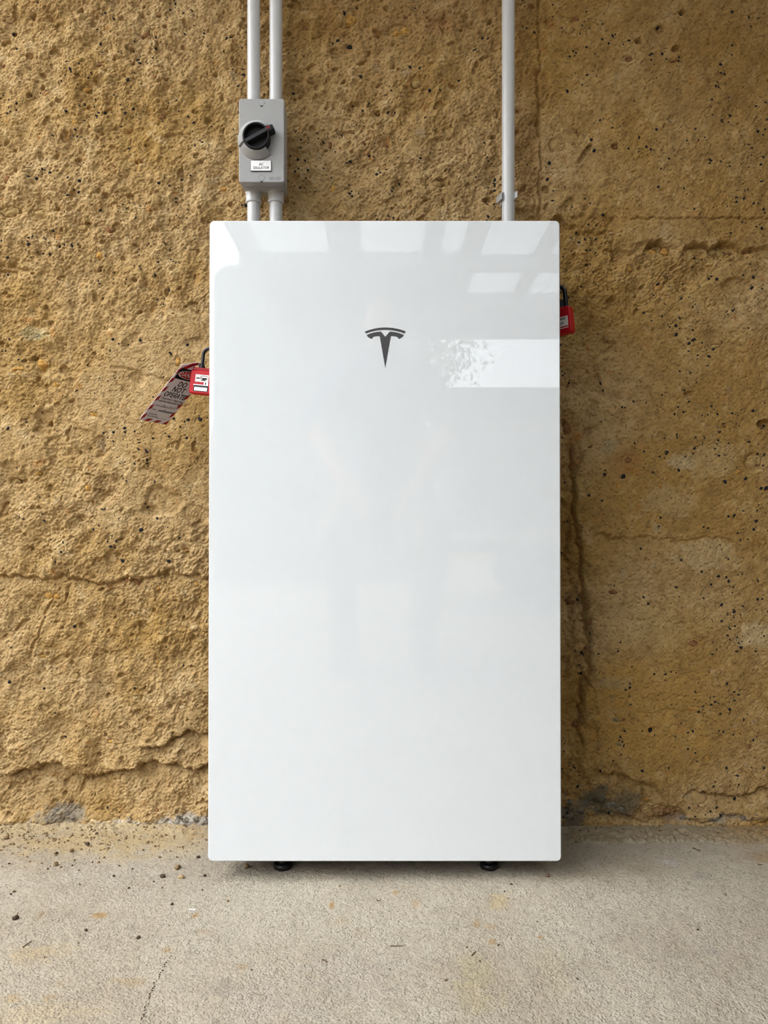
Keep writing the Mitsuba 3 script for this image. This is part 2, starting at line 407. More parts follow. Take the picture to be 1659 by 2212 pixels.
hollow(1590, 620, 40, 18, 0.005, -0.2)
hollow(1652, 916, 16, 9, 0.011)
hollow(1622, 1000, 30, 22, 0.003)
hollow(1488, 850, 10, 5, 0.006)
hollow(1408, 1580, 6, 7, 0.005)
hollow(1250, 1300, 22, 20, 0.006)
hollow(1380, 87, 9, 7, 0.008); hollow(1461, 105, 11, 8, 0.008); hollow(1427, 60, 10, 8, 0.006); hollow(1330, 315, 8, 7, 0.007); hollow(1475, 28, 8, 6, 0.006)
hollow(1265, 330, 6, 24, 0.007, 0.6)

# stones set in the wall: photo position, size in pixels, kind
STONES = [(745, 37, 50, 40, 'ochre'), (866, 61, 47, 24, 'ochre'), (88, 782, 36, 32, 'ochre'), (20, 455, 40, 20, 'tan'), (82, 460, 30, 24, 'tan'), (275, 1254, 26, 18, 'red'), (293, 1257, 20, 22, 'red'),
          (63, 1310, 26, 18, 'tan'), (100, 1288, 24, 16, 'ochre'), (118, 1290, 18, 16, 'ochre'), (175, 1262, 26, 18, 'tan'), (340, 1270, 18, 14, 'ochre'), (395, 1262, 26, 16, 'tan'), (420, 1262, 16, 14, 'ochre'), (250, 1280, 34, 16, 'tan'),
          (35, 1445, 34, 14, 'tan'), (122, 1502, 15, 14, 'tan'), (283, 1328, 15, 14, 'pale'), (290, 1508, 12, 10, 'pale'), (392, 1530, 14, 10, 'pale'), (160, 1463, 22, 14, 'tan'), (400, 1350, 20, 16, 'tan'), (290, 1494, 20, 10, 'ochre'),
          (240, 1604, 20, 9, 'ochre'), (86, 1420, 16, 10, 'ochre'), (340, 1430, 14, 14, 'ochre'), (120, 725, 0, 0, ''), (210, 550, 26, 20, 'ochre'), (235, 495, 20, 14, 'red'), (335, 165, 22, 16, 'red'), (310, 70, 28, 20, 'red'),
          (345, 247, 20, 14, 'red'), (215, 138, 18, 10, 'red'), (340, 30, 14, 9, 'red'), (185, 188, 22, 12, 'ochre'), (3, 134, 14, 14, 'red'), (55, 72, 24, 22, 'tan'), (15, 385, 24, 18, 'red'), (480, 402, 26, 20, 'ochre'), (245, 358, 20, 12, 'red'), (160, 262, 18, 12, 'ochre'),
          (338, 430, 30, 34, 'tan'), (175, 490, 26, 16, 'tan'), (190, 675, 14, 12, 'tan'), (186, 1034, 22, 18, 'tan'), (190, 1054, 16, 14, 'ochre'), (78, 1022, 20, 12, 'ochre'), (28, 1040, 18, 14, 'tan'), (135, 735, 18, 14, 'tan'), (384, 780, 13, 20, 'ochre'),
          (35, 795, 30, 16, 'ochre'), (62, 818, 24, 12, 'tan'), (118, 828, 20, 14, 'ochre'), (303, 822, 14, 12, 'pale'), (78, 724, 24, 14, 'green'), (35, 722, 16, 10, 'green'), (200, 895, 18, 10, 'ochre'), (240, 870, 12, 9, 'tan'),
          (710, 308, 24, 22, 'red'), (786, 311, 12, 12, 'red'), (797, 297, 12, 16, 'red'), (836, 315, 14, 14, 'red'), (963, 40, 18, 16, 'red'), (925, 354, 26, 18, 'tan'), (920, 338, 18, 18, 'tan'), (718, 405, 26, 20, 'ochre'), (900, 175, 26, 20, 'tan'), (945, 395, 22, 14, 'tan'),
          (1018, 388, 22, 18, 'tan'), (1030, 345, 26, 22, 'tan'), (1050, 432, 12, 8, 'red'), (875, 28, 22, 14, 'red'), (640, 330, 18, 14, 'ochre'), (655, 55, 26, 16, 'red'),
          (1205, 312, 32, 28, 'tan'), (1240, 75, 18, 16, 'tan'), (1275, 65, 14, 26, 'tan'), (1245, 40, 26, 12, 'red'), (1360, 125, 26, 12, 'red'), (1457, 130, 22, 9, 'red'), (1330, 315, 14, 10, 'red'), (1245, 285, 18, 14, 'red'),
          (1300, 607, 16, 12, 'tan'), (1252, 582, 20, 16, 'tan'), (1360, 578, 22, 14, 'ochre'), (1340, 592, 18, 12, 'tan'), (1412, 543, 26, 22, 'ochre'), (1440, 540, 18, 18, 'ochre'), (1412, 574, 26, 18, 'tan'), (1452, 588, 26, 14, 'tan'), (1545, 540, 20, 18, 'tan'), (1508, 560, 20, 14, 'tan'),
          (1387, 557, 16, 14, 'tan'), (1494, 560, 14, 10, 'ochre'), (1324, 500, 14, 10, 'tan'), (1306, 505, 12, 10, 'tan'), (1340, 505, 16, 10, 'tan'), (1392, 660, 22, 14, 'tan'), (1400, 680, 26, 14, 'tan'), (1497, 690, 26, 20, 'tan'), (1518, 697, 20, 8, 'tan'),
          (1540, 700, 18, 14, 'tan'), (1610, 645, 20, 20, 'tan'), (1650, 660, 20, 18, 'tan'), (1357, 993, 26, 18, 'red'), (1338, 1048, 14, 20, 'ochre'), (1427, 1048, 9, 18, 'ochre'), (1420, 940, 16, 14, 'tan'), (1628, 1000, 32, 32, 'tan'), (1595, 1020, 26, 12, 'ochre'), (1565, 920, 10, 10, 'red'), (1380, 750, 0, 0, ''),
          (1248, 1303, 38, 32, 'red'), (1325, 1280, 26, 10, 'red'), (1280, 1345, 22, 14, 'red'), (1385, 1335, 26, 16, 'tan'), (1470, 1352, 22, 12, 'tan'), (1500, 1390, 26, 18, 'red'), (1553, 1310, 12, 14, 'tan'), (1250, 1575, 22, 14, 'red'), (1334, 1558, 26, 12, 'green'), (1340, 1608, 16, 12, 'green'), (1349, 1556, 8, 8, 'red'),
          (1532, 1640, 18, 14, 'ochre'), (1620, 1615, 14, 10, 'red'), (1405, 1732, 26, 12, 'ochre'), (1505, 1727, 44, 22, 'tan'), (1400, 1757, 34, 22, 'tan'), (1435, 1757, 34, 22, 'red'), (1458, 1760, 12, 14, 'tan'), (1560, 1740, 22, 14, 'tan'), (1240, 1650, 20, 18, 'tan'), (1275, 1660, 20, 12, 'tan'),
          (1232, 830, 22, 12, 'red'), (1250, 822, 18, 14, 'tan'), (1228, 925, 24, 36, 'red'), (1275, 965, 20, 10, 'red'), (1308, 892, 14, 10, 'tan'), (1590, 720, 18, 9, 'tan'), (1520, 757, 12, 8, 'tan'), (1545, 748, 22, 9, 'tan'), (1620, 540, 22, 10, 'red'), (1580, 545, 20, 10, 'red'),
          (115, 1757, 22, 14, 'grey'), (135, 1763, 26, 20, 'grey'), (152, 1770, 16, 14, 'grey'), (75, 1775, 22, 12, 'grey'), (200, 1777, 24, 12, 'pale'), (230, 1780, 24, 10, 'pale'), (272, 1775, 22, 12, 'grey'), (300, 1778, 18, 10, 'grey'), (380, 1770, 22, 14, 'grey'), (402, 1772, 20, 13, 'grey'), (424, 1770, 20, 14, 'grey'), (441, 1773, 16, 12, 'grey'), (213, 1748, 12, 12, 'grey'), (337, 1754, 9, 12, 'red'),
          (1300, 1725, 26, 24, 'grey'), (1322, 1745, 28, 22, 'grey'), (1285, 1750, 30, 18, 'grey'), (1345, 1752, 26, 16, 'grey'), (1362, 1760, 22, 12, 'grey'), (1250, 1752, 26, 18, 'grey'), (1232, 1765, 22, 14, 'grey'), (1480, 1768, 20, 8, 'grey'), (1540, 1768, 22, 8, 'grey'), (1610, 1768, 26, 10, 'grey'), (1640, 1764, 22, 12, 'grey'), (1230, 1735, 18, 16, 'grey'),
          (525, 352, 0, 0, '')]
STONES = [s for s in STONES if s[2] > 0]
for x, y, w, hh, k in STONES:
    u, v = (PX - x) / (w / 2), (PY - y) / (hh / 2)
    d = np.hypot(u, v) + 0.10 * edge
    if k == 'grey': h = h + 0.004 * sstep(1.3, 0.3, d)
    else: h = h - (0.004 if w > 30 else 0.0022) * np.exp(-((d - 1.06) / 0.16) ** 2) - 0.002 * sstep(1.0, 0.7, d)
# foot of the wall spreads slightly
h = h + 0.010 * sstep(0.035, 0.0, Z) * (0.6 + 0.4 * sstep(-1, 1, edge))
h = h - 0.0016 * VEIN
h = np.clip(h, -0.060, 0.0045)
Yv = YW - h
H_AT = RegularGridInterpolator((zs, xs), h, bounds_error=False, fill_value=0.0)
def wall_y(x, z): return YW - float(H_AT((z, x)))

# earth colour: ochre, tan, brown, pale lime and rust patches, plus shade painted along the top
hue = samp(tile(21, 0.05, 0.5, 1.0)); hue2 = samp(tile(22, 0.015, 0.12, 0.8)); hue3 = samp(tile(23, 0.006, 0.03, 0.6))
tan = np.array([0.415, 0.284, 0.136]); ochre = np.array([0.340, 0.208, 0.068]); brown = np.array([0.24, 0.145, 0.055]); pale = np.array([0.56, 0.42, 0.23]); rust = np.array([0.36, 0.17, 0.055]); grey = np.array([0.31, 0.26, 0.18])
def lerp(c, d, t): return c * (1 - t[..., None]) + d * t[..., None]
C = np.broadcast_to(tan, X.shape + (3,)).copy()
right = sstep(1080, 1240, PX)
C = lerp(C, ochre, np.clip(0.25 + 0.30 * hue + 0.45 * right, 0, 1))
C = lerp(C, brown, np.clip(0.18 * (hue2 + 0.1) + 0.12 * hue3, 0, 0.75))
C = lerp(C, pale, np.clip(0.22 * (-hue2 - 0.5) + 0.16 * (-hue3 - 0.4), 0, 0.6) * (1 - 0.35 * right))
mott = samp(tile(26, 0.008, 0.05, 0.6))
C = lerp(C, brown, np.clip(0.30 * (mott - 0.35), 0, 0.6) * (0.45 + 0.55 * right))
C = lerp(C, np.array([0.19, 0.105, 0.038]), 0.45 * VEIN)
C = lerp(C, rust, np.clip(0.5 * (samp(tile(24, 0.012, 0.06, 0.8)) - 1.75), 0, 0.8))
C = lerp(C, grey, np.clip(0.4 * (samp(tile(25, 0.012, 0.08, 0.8)) - 2.1), 0, 0.4))
def stain_or_shade(x, y, rx, ry, col, a, rot=0.0):
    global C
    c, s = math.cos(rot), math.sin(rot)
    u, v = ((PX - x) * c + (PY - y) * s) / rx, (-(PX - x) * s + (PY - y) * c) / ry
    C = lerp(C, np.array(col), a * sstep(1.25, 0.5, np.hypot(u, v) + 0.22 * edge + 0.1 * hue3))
for a in ((125, 1765, 70, 26, (0.21, 0.19, 0.155), .8), (410, 1778, 55, 16, (0.30, 0.29, 0.27), .8), (270, 1782, 90, 9, (0.48, 0.44, 0.36), .7), (1320, 1740, 62, 30, (0.11, 0.098, 0.07), .8), (1300, 1715, 26, 26, (0.09, 0.082, 0.058), .8), (1240, 1760, 45, 24, (0.14, 0.135, 0.12), .8),
          (1560, 1770, 110, 9, (0.26, 0.25, 0.21), .7), (1420, 1760, 55, 16, (0.20, 0.10, 0.045), .6), (1320, 1475, 40, 16, (0.27, 0.24, 0.17), .6), (1330, 1478, 10, 6, (0.10, 0.11, 0.10), .6), (1345, 600, 10, 10, (.3, .2, .1), .3), (1318, 965, 24, 22, (0.25, 0.25, 0.17), .4),
          (1550, 1000, 80, 40, (0.44, 0.33, 0.17), .4), (1475, 1000, 26, 18, (0.52, 0.43, 0.28), .4), (1440, 1080, 60, 40, (0.46, 0.36, 0.20), .3), (1520, 1200, 70, 40, (0.50, 0.40, 0.24), .35), (1420, 1350, 120, 60, (0.47, 0.34, 0.15), .35), (1640, 1370, 60, 26, (0.56, 0.45, 0.27), .45), (1390, 1480, 120, 70, (0.43, 0.26, 0.075), .5), (1400, 1590, 130, 50, (0.43, 0.26, 0.075), .45),
          (1230, 930, 24, 40, (0.28, 0.13, 0.04), .5), (1350, 990, 40, 30, (0.30, 0.15, 0.05), .5), (78, 722, 26, 14, (0.38, 0.34, 0.20), .5), (700, 20, 60, 40, (.30, .18, .07), .4), (950, 40, 40, 26, (.30, .13, .05), .4), (1655, 1785, 90, 22, (.46, .27, .08), .6), (1650, 440, 60, 80, (.30, .175, .06), .4), (1640, 60, 330, 230, (.25, .145, .05), .40), (860, -10, 300, 130, (.27, .155, .055), .45), (80, -20, 240, 90, (.27, .165, .065), .5), (1140, 250, 34, 260, (.29, .165, .06), .5)):  # wide brown patches along the top paint in roof shade, over some reddish soil
    stain_or_shade(*a)

nz, nx = X.shape
idx = np.arange(nx * nz).reshape(nz, nx)
q = np.stack([idx[:-1, :-1], idx[:-1, 1:], idx[1:, 1:], idx[1:, :-1]], -1)
hid = (PX[:-1, :-1] > 545) & (PX[1:, 1:] < 1120) & (PY[1:, 1:] > 590) & (PY[:-1, :-1] < 1690)    # behind the cabinet: a coarser lattice
qa = q[~hid]
r0, r1 = np.where(hid.any(1))[0][[0, -1]]; k0, k1 = np.where(hid.any(0))[0][[0, -1]]
rr = np.unique(np.append(np.arange(r0, r1 + 1, 10), r1 + 1)); kk = np.unique(np.append(np.arange(k0, k1 + 1, 10), k1 + 1))
sub = idx[np.ix_(rr, kk)]
qb = np.stack([sub[:-1, :-1], sub[:-1, 1:], sub[1:, 1:], sub[1:, :-1]], -1).reshape(-1, 4)
qq = np.vstack([qa.reshape(-1, 4), qb])
ff = np.vstack([qq[:, [0, 1, 2]], qq[:, [0, 2, 3]]])
V = np.column_stack([X.ravel(), Yv.ravel(), Z.ravel()])
used = np.zeros(len(V), bool); used[ff.ravel()] = True
remap = np.cumsum(used) - 1
wall_mesh = trimesh.Trimesh(V[used], remap[ff], process=False)
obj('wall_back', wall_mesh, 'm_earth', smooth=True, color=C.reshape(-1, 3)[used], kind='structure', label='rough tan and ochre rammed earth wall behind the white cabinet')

def pebble(seed, sub=2, flat=0.8, rag=0.16):
    r = np.random.default_rng(seed)
    m = trimesh.creation.icosphere(subdivisions=sub, radius=1.0)
    v = m.vertices
    n = meshkit.fbm(v * 1.3 + r.uniform(0, 50, 3), 3, seed)
    v = v * (1 + rag * 2 * (n - 0.5))[:, None]
    for _ in range(7):                                        # a few broken flats
        d = r.normal(size=3); d /= np.linalg.norm(d); lim = r.uniform(0.62, 0.92)
        s = v @ d; v = v - np.maximum(s - lim, 0)[:, None] * d
    return trimesh.Trimesh(v, m.faces, process=False)

STONE_NAMES = dict(ochre='ochre yellow stone set in the earth wall', tan='tan stone set in the earth wall', red='rust red stone set in the earth wall', grey='grey mortar lump at the foot of the earth wall', pale='pale stone set in the earth wall', green='grey-green stone set in the earth wall')
for i, (px, py, w, hh, k) in enumerate(STONES):
    m = pebble(100 + i, 2 if w < 36 else 3)
    x, _, z = P(px, py, YW)
    sx, sz = w / 2 * YW / F, hh / 2 * YW / F
    sy = min(sx, sz) * 0.75
    m.apply_scale([sx, sy, sz])
    a = random.uniform(-0.3, 0.3)
    m.apply_transform(trimesh.transformations.rotation_matrix(a, [0, 1, 0]))
    ys = [wall_y(x + dx * sx, z + dz * sz) for dx, dz in ((0, 0), (1.2, 0), (-1.2, 0), (0, 1.2), (0, -1.2))]
    m.apply_translation([x, np.median(ys) + sy * (0.72 if k != 'grey' else 0.45), max(z, 0.004)])
    obj('stone', m, 'm_stone_' + k, 'wall_back', smooth=40, label=STONE_NAMES[k])

# dark grit and pores scattered in the face
GR = [(214, 135, 8), (295, 125, 9), (298, 132, 8), (172, 138, 7), (153, 152, 8), (145, 134, 5), (270, 243, 7), (154, 62, 5), (110, 290, 8), (410, 377, 6), (274, 316, 7), (108, 373, 7), (92, 366, 5), (30, 232, 5), (18, 237, 5), (12, 242, 5), (343, 395, 7), (365, 400, 6), (340, 500, 5), (138, 528, 5), (153, 530, 8),
      (433, 906, 9), (407, 907, 8), (440, 940, 4), (404, 946, 8), (366, 943, 8), (358, 936, 5), (368, 763, 8), (303, 735, 8), (403, 745, 8), (353, 643, 6), (318, 993, 7), (335, 1040, 6), (340, 1017, 4), (165, 844, 6), (32, 1010, 6), (16, 925, 6), (245, 934, 7), (223, 935, 5), (365, 1212, 9), (265, 1212, 8), (305, 1145, 9), (240, 1180, 8), (115, 1543, 6), (90, 1490, 6), (135, 1596, 5), (15, 1476, 8),
      (756, 95, 10), (908, 144, 9), (778, 166, 9), (838, 240, 7), (854, 241, 6), (820, 240, 5), (992, 168, 7), (929, 193, 9), (950, 197, 6), (860, 341, 7), (814, 375, 8), (660, 382, 6), (1048, 308, 7), (658, 345, 6), (918, 256, 5), (718, 88, 5), (1195, 432, 6), (1187, 350, 12),
      (1495, 735, 9), (1461, 723, 8), (1447, 707, 5), (1468, 802, 6), (1487, 830, 4), (1396, 870, 5), (1350, 880, 5), (1457, 895, 6), (1306, 1025, 10), (1346, 1029, 10), (1410, 1020, 6), (1308, 1016, 5), (1272, 1070, 6), (1567, 1040, 9), (1611, 1034, 9), (1629, 1144, 10), (1655, 1054, 9), (1645, 1055, 7), (1442, 976, 7), (1427, 1118, 5), (1423, 1137, 5), (1520, 1138, 6), (1530, 1140, 6), (1300, 1082, 5),
      (1384, 1185, 6), (1472, 1210, 6), (1414, 1457, 7), (1439, 1457, 7), (1335, 1407, 6), (1341, 1388, 5), (1596, 1500, 6), (1511, 1538, 6), (1408, 1580, 12), (1571, 1660, 9), (1650, 1660, 9), (1445, 1660, 6), (1586, 1321, 7), (1637, 1295, 7), (1648, 1294, 6), (1632, 1407, 7), (1258, 1300, 7), (1268, 1418, 9), (1263, 1458, 8), (1365, 1440, 4),
      (1376, 89, 11), (1461, 108, 11), (1409, 115, 7), (1326, 76, 6), (1558, 138, 7), (1566, 158, 5), (1422, 55, 8), (1475, 29, 8), (1620, 35, 6), (1640, 37, 6), (1624, 54, 5), (1358, 320, 6), (1284, 324, 7), (1422, 403, 7), (1500, 452, 8), (1303, 462, 7), (1636, 285, 8), (1648, 292, 7), (1522, 296, 5), (1478, 406, 5), (1579, 503, 6), (1606, 594, 7), (1628, 598, 8), (1556, 470, 5)]
r = np.random.default_rng(55)
ico = trimesh.creation.icosphere(subdivisions=0)
gv, gf, ng = [], [], 0
def grit_at(px, py, d):
    global ng
    x, _, z = P(px, py, YW)
    if z < 0.006: return
    s = d / 2 * YW / F * np.array([r.uniform(0.8, 1.35), 0.8, r.uniform(0.6, 1.0)])
    v = ico.vertices * s * r.uniform(0.8, 1.2, (12, 1))
    a = r.uniform(-1.2, 1.2); c, sn = math.cos(a), math.sin(a)
    v = np.column_stack([c * v[:, 0] - sn * v[:, 2], v[:, 1], sn * v[:, 0] + c * v[:, 2]])
    gv.append(v + [x, wall_y(x, z) + 0.42 * s[1], z]); gf.append(ico.faces + 12 * ng); ng += 1
for a in GR: grit_at(a[0], a[1], a[2] * 1.2)
dens = meshkit.fbm(np.column_stack([np.linspace(0, 1, 10)] * 3), 2, 1)
n_made = 0
while n_made < 3200:
    px, py = r.uniform(-120, 1780), r.uniform(-120, 1775)
    d = meshkit.fbm(np.array([[px / 75.0, py / 75.0, 3.3]]), 2, 9)[0]
    keep = sstep(0.42, 0.72, d) * (1.0 if py < 560 or px > 1200 else 0.6)
    if py > 1240 and px < 460: keep *= 0.35
    if 470 < px < 1190 and 500 < py < 1790: continue
    if r.random() > keep: continue
    grit_at(px, py, 2.4 + 6.4 * r.random() ** 2.0)
    if r.random() < 0.35: grit_at(px + r.normal() * 9, py + r.normal() * 6, 1.6 + 3 * r.random() ** 2); n_made += 1
    n_made += 1
obj('grit', trimesh.Trimesh(np.vstack(gv), np.vstack(gf), process=False), 'm_grit', 'wall_back', smooth=False, kind='stuff', label='small dark grit grains dotted over the earth wall')

# ------------------------------------------------------------------ the concrete floor
fx = spaced(-9.0, 9.0, -0.80, 0.80, 0.0024, 0.5, 1.15)
fy_mid = np.arange(0.92, 1.60, 0.0024)
fy = np.concatenate([np.array([-14, -11, -9, -7, -5.5, -4.2, -3.2, -2.4, -1.8, -1.3, -0.9, -0.6, -0.35, -0.15, 0.05, 0.2, 0.35, 0.47, 0.57, 0.65, 0.72, 0.77, 0.81, 0.84, 0.865, 0.885, 0.9, 0.911]), fy_mid, [1.62, 1.66, 1.72]])
FX, FY = np.meshgrid(fx, fy)
def fs(t): return map_coordinates(t, [(FY / DX) % NT, (FX / DX) % NT], order=1, mode='grid-wrap')
inn = sstep(0.86, 0.95, FY) * sstep(0.95, 0.8, np.abs(FX))
PYg = CY + H * F / np.maximum(FY, 0.3); PXg = CX + FX * F / np.maximum(FY, 0.3)
fm, fe = fs(tile(31, 0.03, 0.25, 1.0)), fs(tile(32, 0.006, 0.03, 0.6))
zf = inn * (0.0007 * fm + 0.00022 * fe)
strip = sstep(1205, 1240, PXg) * sstep(1.468, 1.482, FY + 0.004 * fe + 0.005 * fm)      # rough mortar fillet along the wall, right of the cabinet
zf = zf + strip * (0.0032 + (0.0016 * fs(tile(33, 0.006, 0.03, 0.5)) + 0.0008 * fs(tile(35, 0.02, 0.1, 0.7))) * (0.25 + 0.75 * sstep(1.545, 1.515, FY)))
lft = sstep(1.505, 1.56, FY + 0.012 * fm) * sstep(470, 440, PXg)                          # soil washed against the wall on the left
zf = zf + lft * (0.006 + 0.0016 * fs(tile(34, 0.006, 0.03, 0.6)))
fidx = np.arange(FX.size).reshape(FX.shape)
fq = np.stack([fidx[:-1, :-1], fidx[:-1, 1:], fidx[1:, 1:], fidx[1:, :-1]], -1).reshape(-1, 4)
floor_mesh = trimesh.Trimesh(np.column_stack([FX.ravel(), FY.ravel(), zf.ravel()]), np.vstack([fq[:, [0, 1, 2]], fq[:, [0, 2, 3]]]), process=False)
Z_AT = RegularGridInterpolator((fy, fx), zf, bounds_error=False, fill_value=0.0)

conc, conc2, sand, rustf, dark = np.array([0.350, 0.308, 0.240]), np.array([0.300, 0.252, 0.190]), np.array([0.38, 0.275, 0.135]), np.array([0.30, 0.175, 0.06]), np.array([0.19, 0.16, 0.125])
FC = np.broadcast_to(conc, FX.shape + (3,)).copy()
g1, g2, g3 = fs(tile(41, 0.06, 0.6, 1.0)), fs(tile(42, 0.012, 0.08, 0.7)), fs(tile(43, 0.005, 0.02, 0.5))
FC = lerp(FC, conc2, np.clip(0.35 + 0.28 * g1 + 0.12 * g2 + 0.10 * g3, 0, 1))
FC = lerp(FC, sand, 0.65 * sstep(1.38, 1.54, FY + 0.02 * fm) * sstep(520, 380, PXg))
FC = lerp(FC, np.array([0.27, 0.21, 0.125]), 0.8 * strip)
FC = lerp(FC, rustf, 0.7 * sstep(1.43, 1.54, FY + 0.012 * fm) * sstep(1500, 1640, PXg + 20 * g2))
def fstain(px, py, rx, ry, col, a):
    global FC
    c = G(px, py); s = c[1] / F; sy = c[1] ** 2 / (H * F)
    d = np.hypot((FX - c[0]) / (rx * s), (FY - c[1]) / (ry * sy)) + 0.25 * g2 + 0.18 * g3
    FC = lerp(FC, np.array(col) * (0.72 if isinstance(col, tuple) else 0.95), min(1.35 * a, 0.9) * sstep(1.3, 0.3, d))
for a in ((219, 1975, 18, 6, rustf, .55), (420, 1978, 10, 6, rustf, .6), (362, 2052, 10, 8, rustf, .55), (445, 2012, 20, 8, rustf, .25), (716, 1956, 6, 7, rustf, .6), (855, 1928, 5, 4, rustf, .5), (898, 1952, 8, 10, rustf, .3), (1030, 1995, 9, 9, rustf, .4), (1060, 2000, 14, 8, rustf, .25), (1063, 2033, 7, 5, rustf, .5), (1167, 2025, 8, 5, rustf, .55),
          (1075, 1945, 26, 16, sand, .4), (1040, 2110, 50, 60, (0.42, 0.35, 0.22), .5), (1010, 2150, 40, 40, (0.42, 0.35, 0.22), .4), (1190, 2100, 40, 60, (0.46, 0.40, 0.27), .35), (280, 2120, 34, 10, rustf, .25), (480, 2140, 22, 14, dark, .35), (490, 2118, 14, 8, dark, .35), (410, 2060, 14, 8, dark, .35), (378, 2022, 12, 6, dark, .25), (290, 2003, 16, 6, dark, .25),
          (105, 2155, 16, 8, rustf, .3), (25, 2155, 18, 8, rustf, .25), (130, 2125, 14, 6, rustf, .2), (520, 2090, 14, 8, rustf, .25), (90, 1975, 8, 12, rustf, .25), (80, 2060, 60, 20, sand, .3), (60, 2190, 120, 30, sand, .25), (130, 1820, 110, 26, sand, .5), (300, 1815, 90, 26, sand, .45), (420, 1800, 40, 16, rustf, .25), (270, 1840, 80, 26, sand, .3),
          (1508, 1892, 22, 9, (0.36, 0.31, 0.26), .6), (1380, 1880, 26, 10, (0.34, 0.28, 0.20), .35), (1440, 1862, 26, 6, (0.50, 0.46, 0.42), .5), (1530, 2045, 22, 14, (0.38, 0.34, 0.30), .35), (1440, 2070, 60, 30, (0.42, 0.36, 0.28), .35), (760, 2100, 110, 45, (0.46, 0.40, 0.33), .45), (600, 2180, 110, 40, (0.44, 0.38, 0.31), .4), (560, 2140, 60, 30, (0.44, 0.38, 0.31), .35), (1650, 1850, 60, 14, rustf, .35),
          (780, 2015, 26, 12, (0.42, 0.33, 0.24), .35), (740, 1990, 20, 14, (0.44, 0.34, 0.22), .3)):
    fstain(*a)
FC = lerp(FC, np.array([0.30, 0.27, 0.23]), sstep(1.5, 3.0, -FY) * 0.4)
def floor_speck(p, n, uv):
    a = mikit.noise(p.x * 620, p.y * 620, 1.0)
    b = mikit.fbm(p.x * 210 + 9, p.y * 210, 2.0, 2)
    return 0.66 * mikit.smoothstep(0.50, 0.80, a * 0.6 + b * 0.4)
def floor_bump(p, n, uv):
    return mikit.fbm(p.x * 420, p.y * 420, p.z * 420, 3)
scene['m_concrete'] = {'type': 'twosided', 'b': {'type': 'bumpmap', 'arbitrary': mikit.proc(floor_bump, 4e-4), 'scale': 0.0026,
    'bsdf': {'type': 'blendbsdf', 'weight': mikit.proc(floor_speck),
             'bsdf_0': {'type': 'diffuse', 'reflectance': {'type': 'mesh_attribute', 'name': 'vertex_color'}},
             'bsdf_1': {'type': 'diffuse', 'reflectance': rgb(0.165, 0.143, 0.112)}}}}
obj('floor', floor_mesh, 'm_concrete', smooth=True, color=FC.reshape(-1, 3), kind='structure', label='weathered beige concrete floor in front of the earth wall')

# ------------------------------------------------------------------ the white battery cabinet
TB = 1.3206; TT = 1.3327; ZB = 0.032; LEN = 1.1083; WID = 0.609
th = math.asin((TT - TB) / LEN)
PM = frame([0.0012, TB, ZB], [1, 0, 0], [0, math.sin(th), math.cos(th)], [0, -math.cos(th), math.sin(th)])    # local: x right, y up, z towards the camera
cab = thing('battery_cabinet', 'tall white glossy battery cabinet with a dark emblem standing before the earth wall', 'battery cabinet')
def loc(m, x=0, y=0, z=0): m = m.copy(); m.apply_translation([x, y, z]); return put(m, PM)
obj('front_panel', loc(plate(WID - 0.0028, LEN - 0.0034, 0.0078, 0.006, 0.0010, 10), 0, LEN / 2 + 0.0004, -0.006), 'm_glass_white', cab, smooth=25, label='glossy white glass front panel')
obj('edge_trim', loc(plate(WID, LEN, 0.0088, 0.0090, 0.0008, 10), 0, LEN / 2, -0.0132), 'm_rim', cab, smooth=25, label='thin light grey edge trim')
enc = box(0.0012, 0, 0, WID - 0.010, 0.178, LEN - 0.010, 0.004)
enc.apply_translation([0, TB + 0.0145 + 0.089 + 0.004, ZB + 0.003 + LEN / 2])
obj('enclosure', enc, 'm_enclosure', cab, label='dark grey rear enclosure')
s_ = 120.0 / 1659.0 * TB / F
E = lambda pts: Polygon([((x - 850) * s_, (830 - y) * s_) for x, y in pts])
def qarc(a, m, b, n=14):        # circle through three points
    (x1, y1), (x2, y2), (x3, y3) = a, m, b
    D = 2 * (x1 * (y2 - y3) + x2 * (y3 - y1) + x3 * (y1 - y2))
    ux = ((x1**2 + y1**2) * (y2 - y3) + (x2**2 + y2**2) * (y3 - y1) + (x3**2 + y3**2) * (y1 - y2)) / D
    uy = ((x1**2 + y1**2) * (x3 - x2) + (x2**2 + y2**2) * (x1 - x3) + (x3**2 + y3**2) * (x2 - x1)) / D
    R = math.hypot(x1 - ux, y1 - uy)
    a0, a1, a2 = (math.atan2(y - uy, x - ux) for x, y in (a, m, b))
    def un(t, ref):
        while t - ref > math.pi: t -= 2 * math.pi
        while t - ref < -math.pi: t += 2 * math.pi
        return t
    a1 = un(a1, a0); a2 = un(a2, a1)
    return [(ux + R * math.cos(t), uy + R * math.sin(t)) for t in np.linspace(a0, a2, n)]
bar = E(qarc((236, 360), (850, 234), (1464, 354), 28) + qarc((1432, 418), (850, 306), (266, 415), 28))
tee = E(qarc((290, 462), (500, 386), (722, 360), 10) + [(850, 515)] + qarc((980, 360), (1200, 386), (1410, 462), 10) + [(1385, 500), (1340, 545), (1252, 580), (1236, 545), (1205, 520), (1165, 505), (1100, 497), (1018, 495), (850, 1455), (682, 495), (600, 497), (535, 505), (495, 520), (464, 545), (448, 580), (360, 545), (318, 505)])
ey = (H - (690 + 60 - CY) * 1.3295 / F - ZB) / math.cos(th)
obj('emblem', loc(cat_mesh([extr(bar, 0.0006), extr(tee, 0.0006)]), 0.0012 - 0.0002, ey, -0.0001), 'm_emblem', cab, smooth=False, label='dark grey T-shaped emblem')
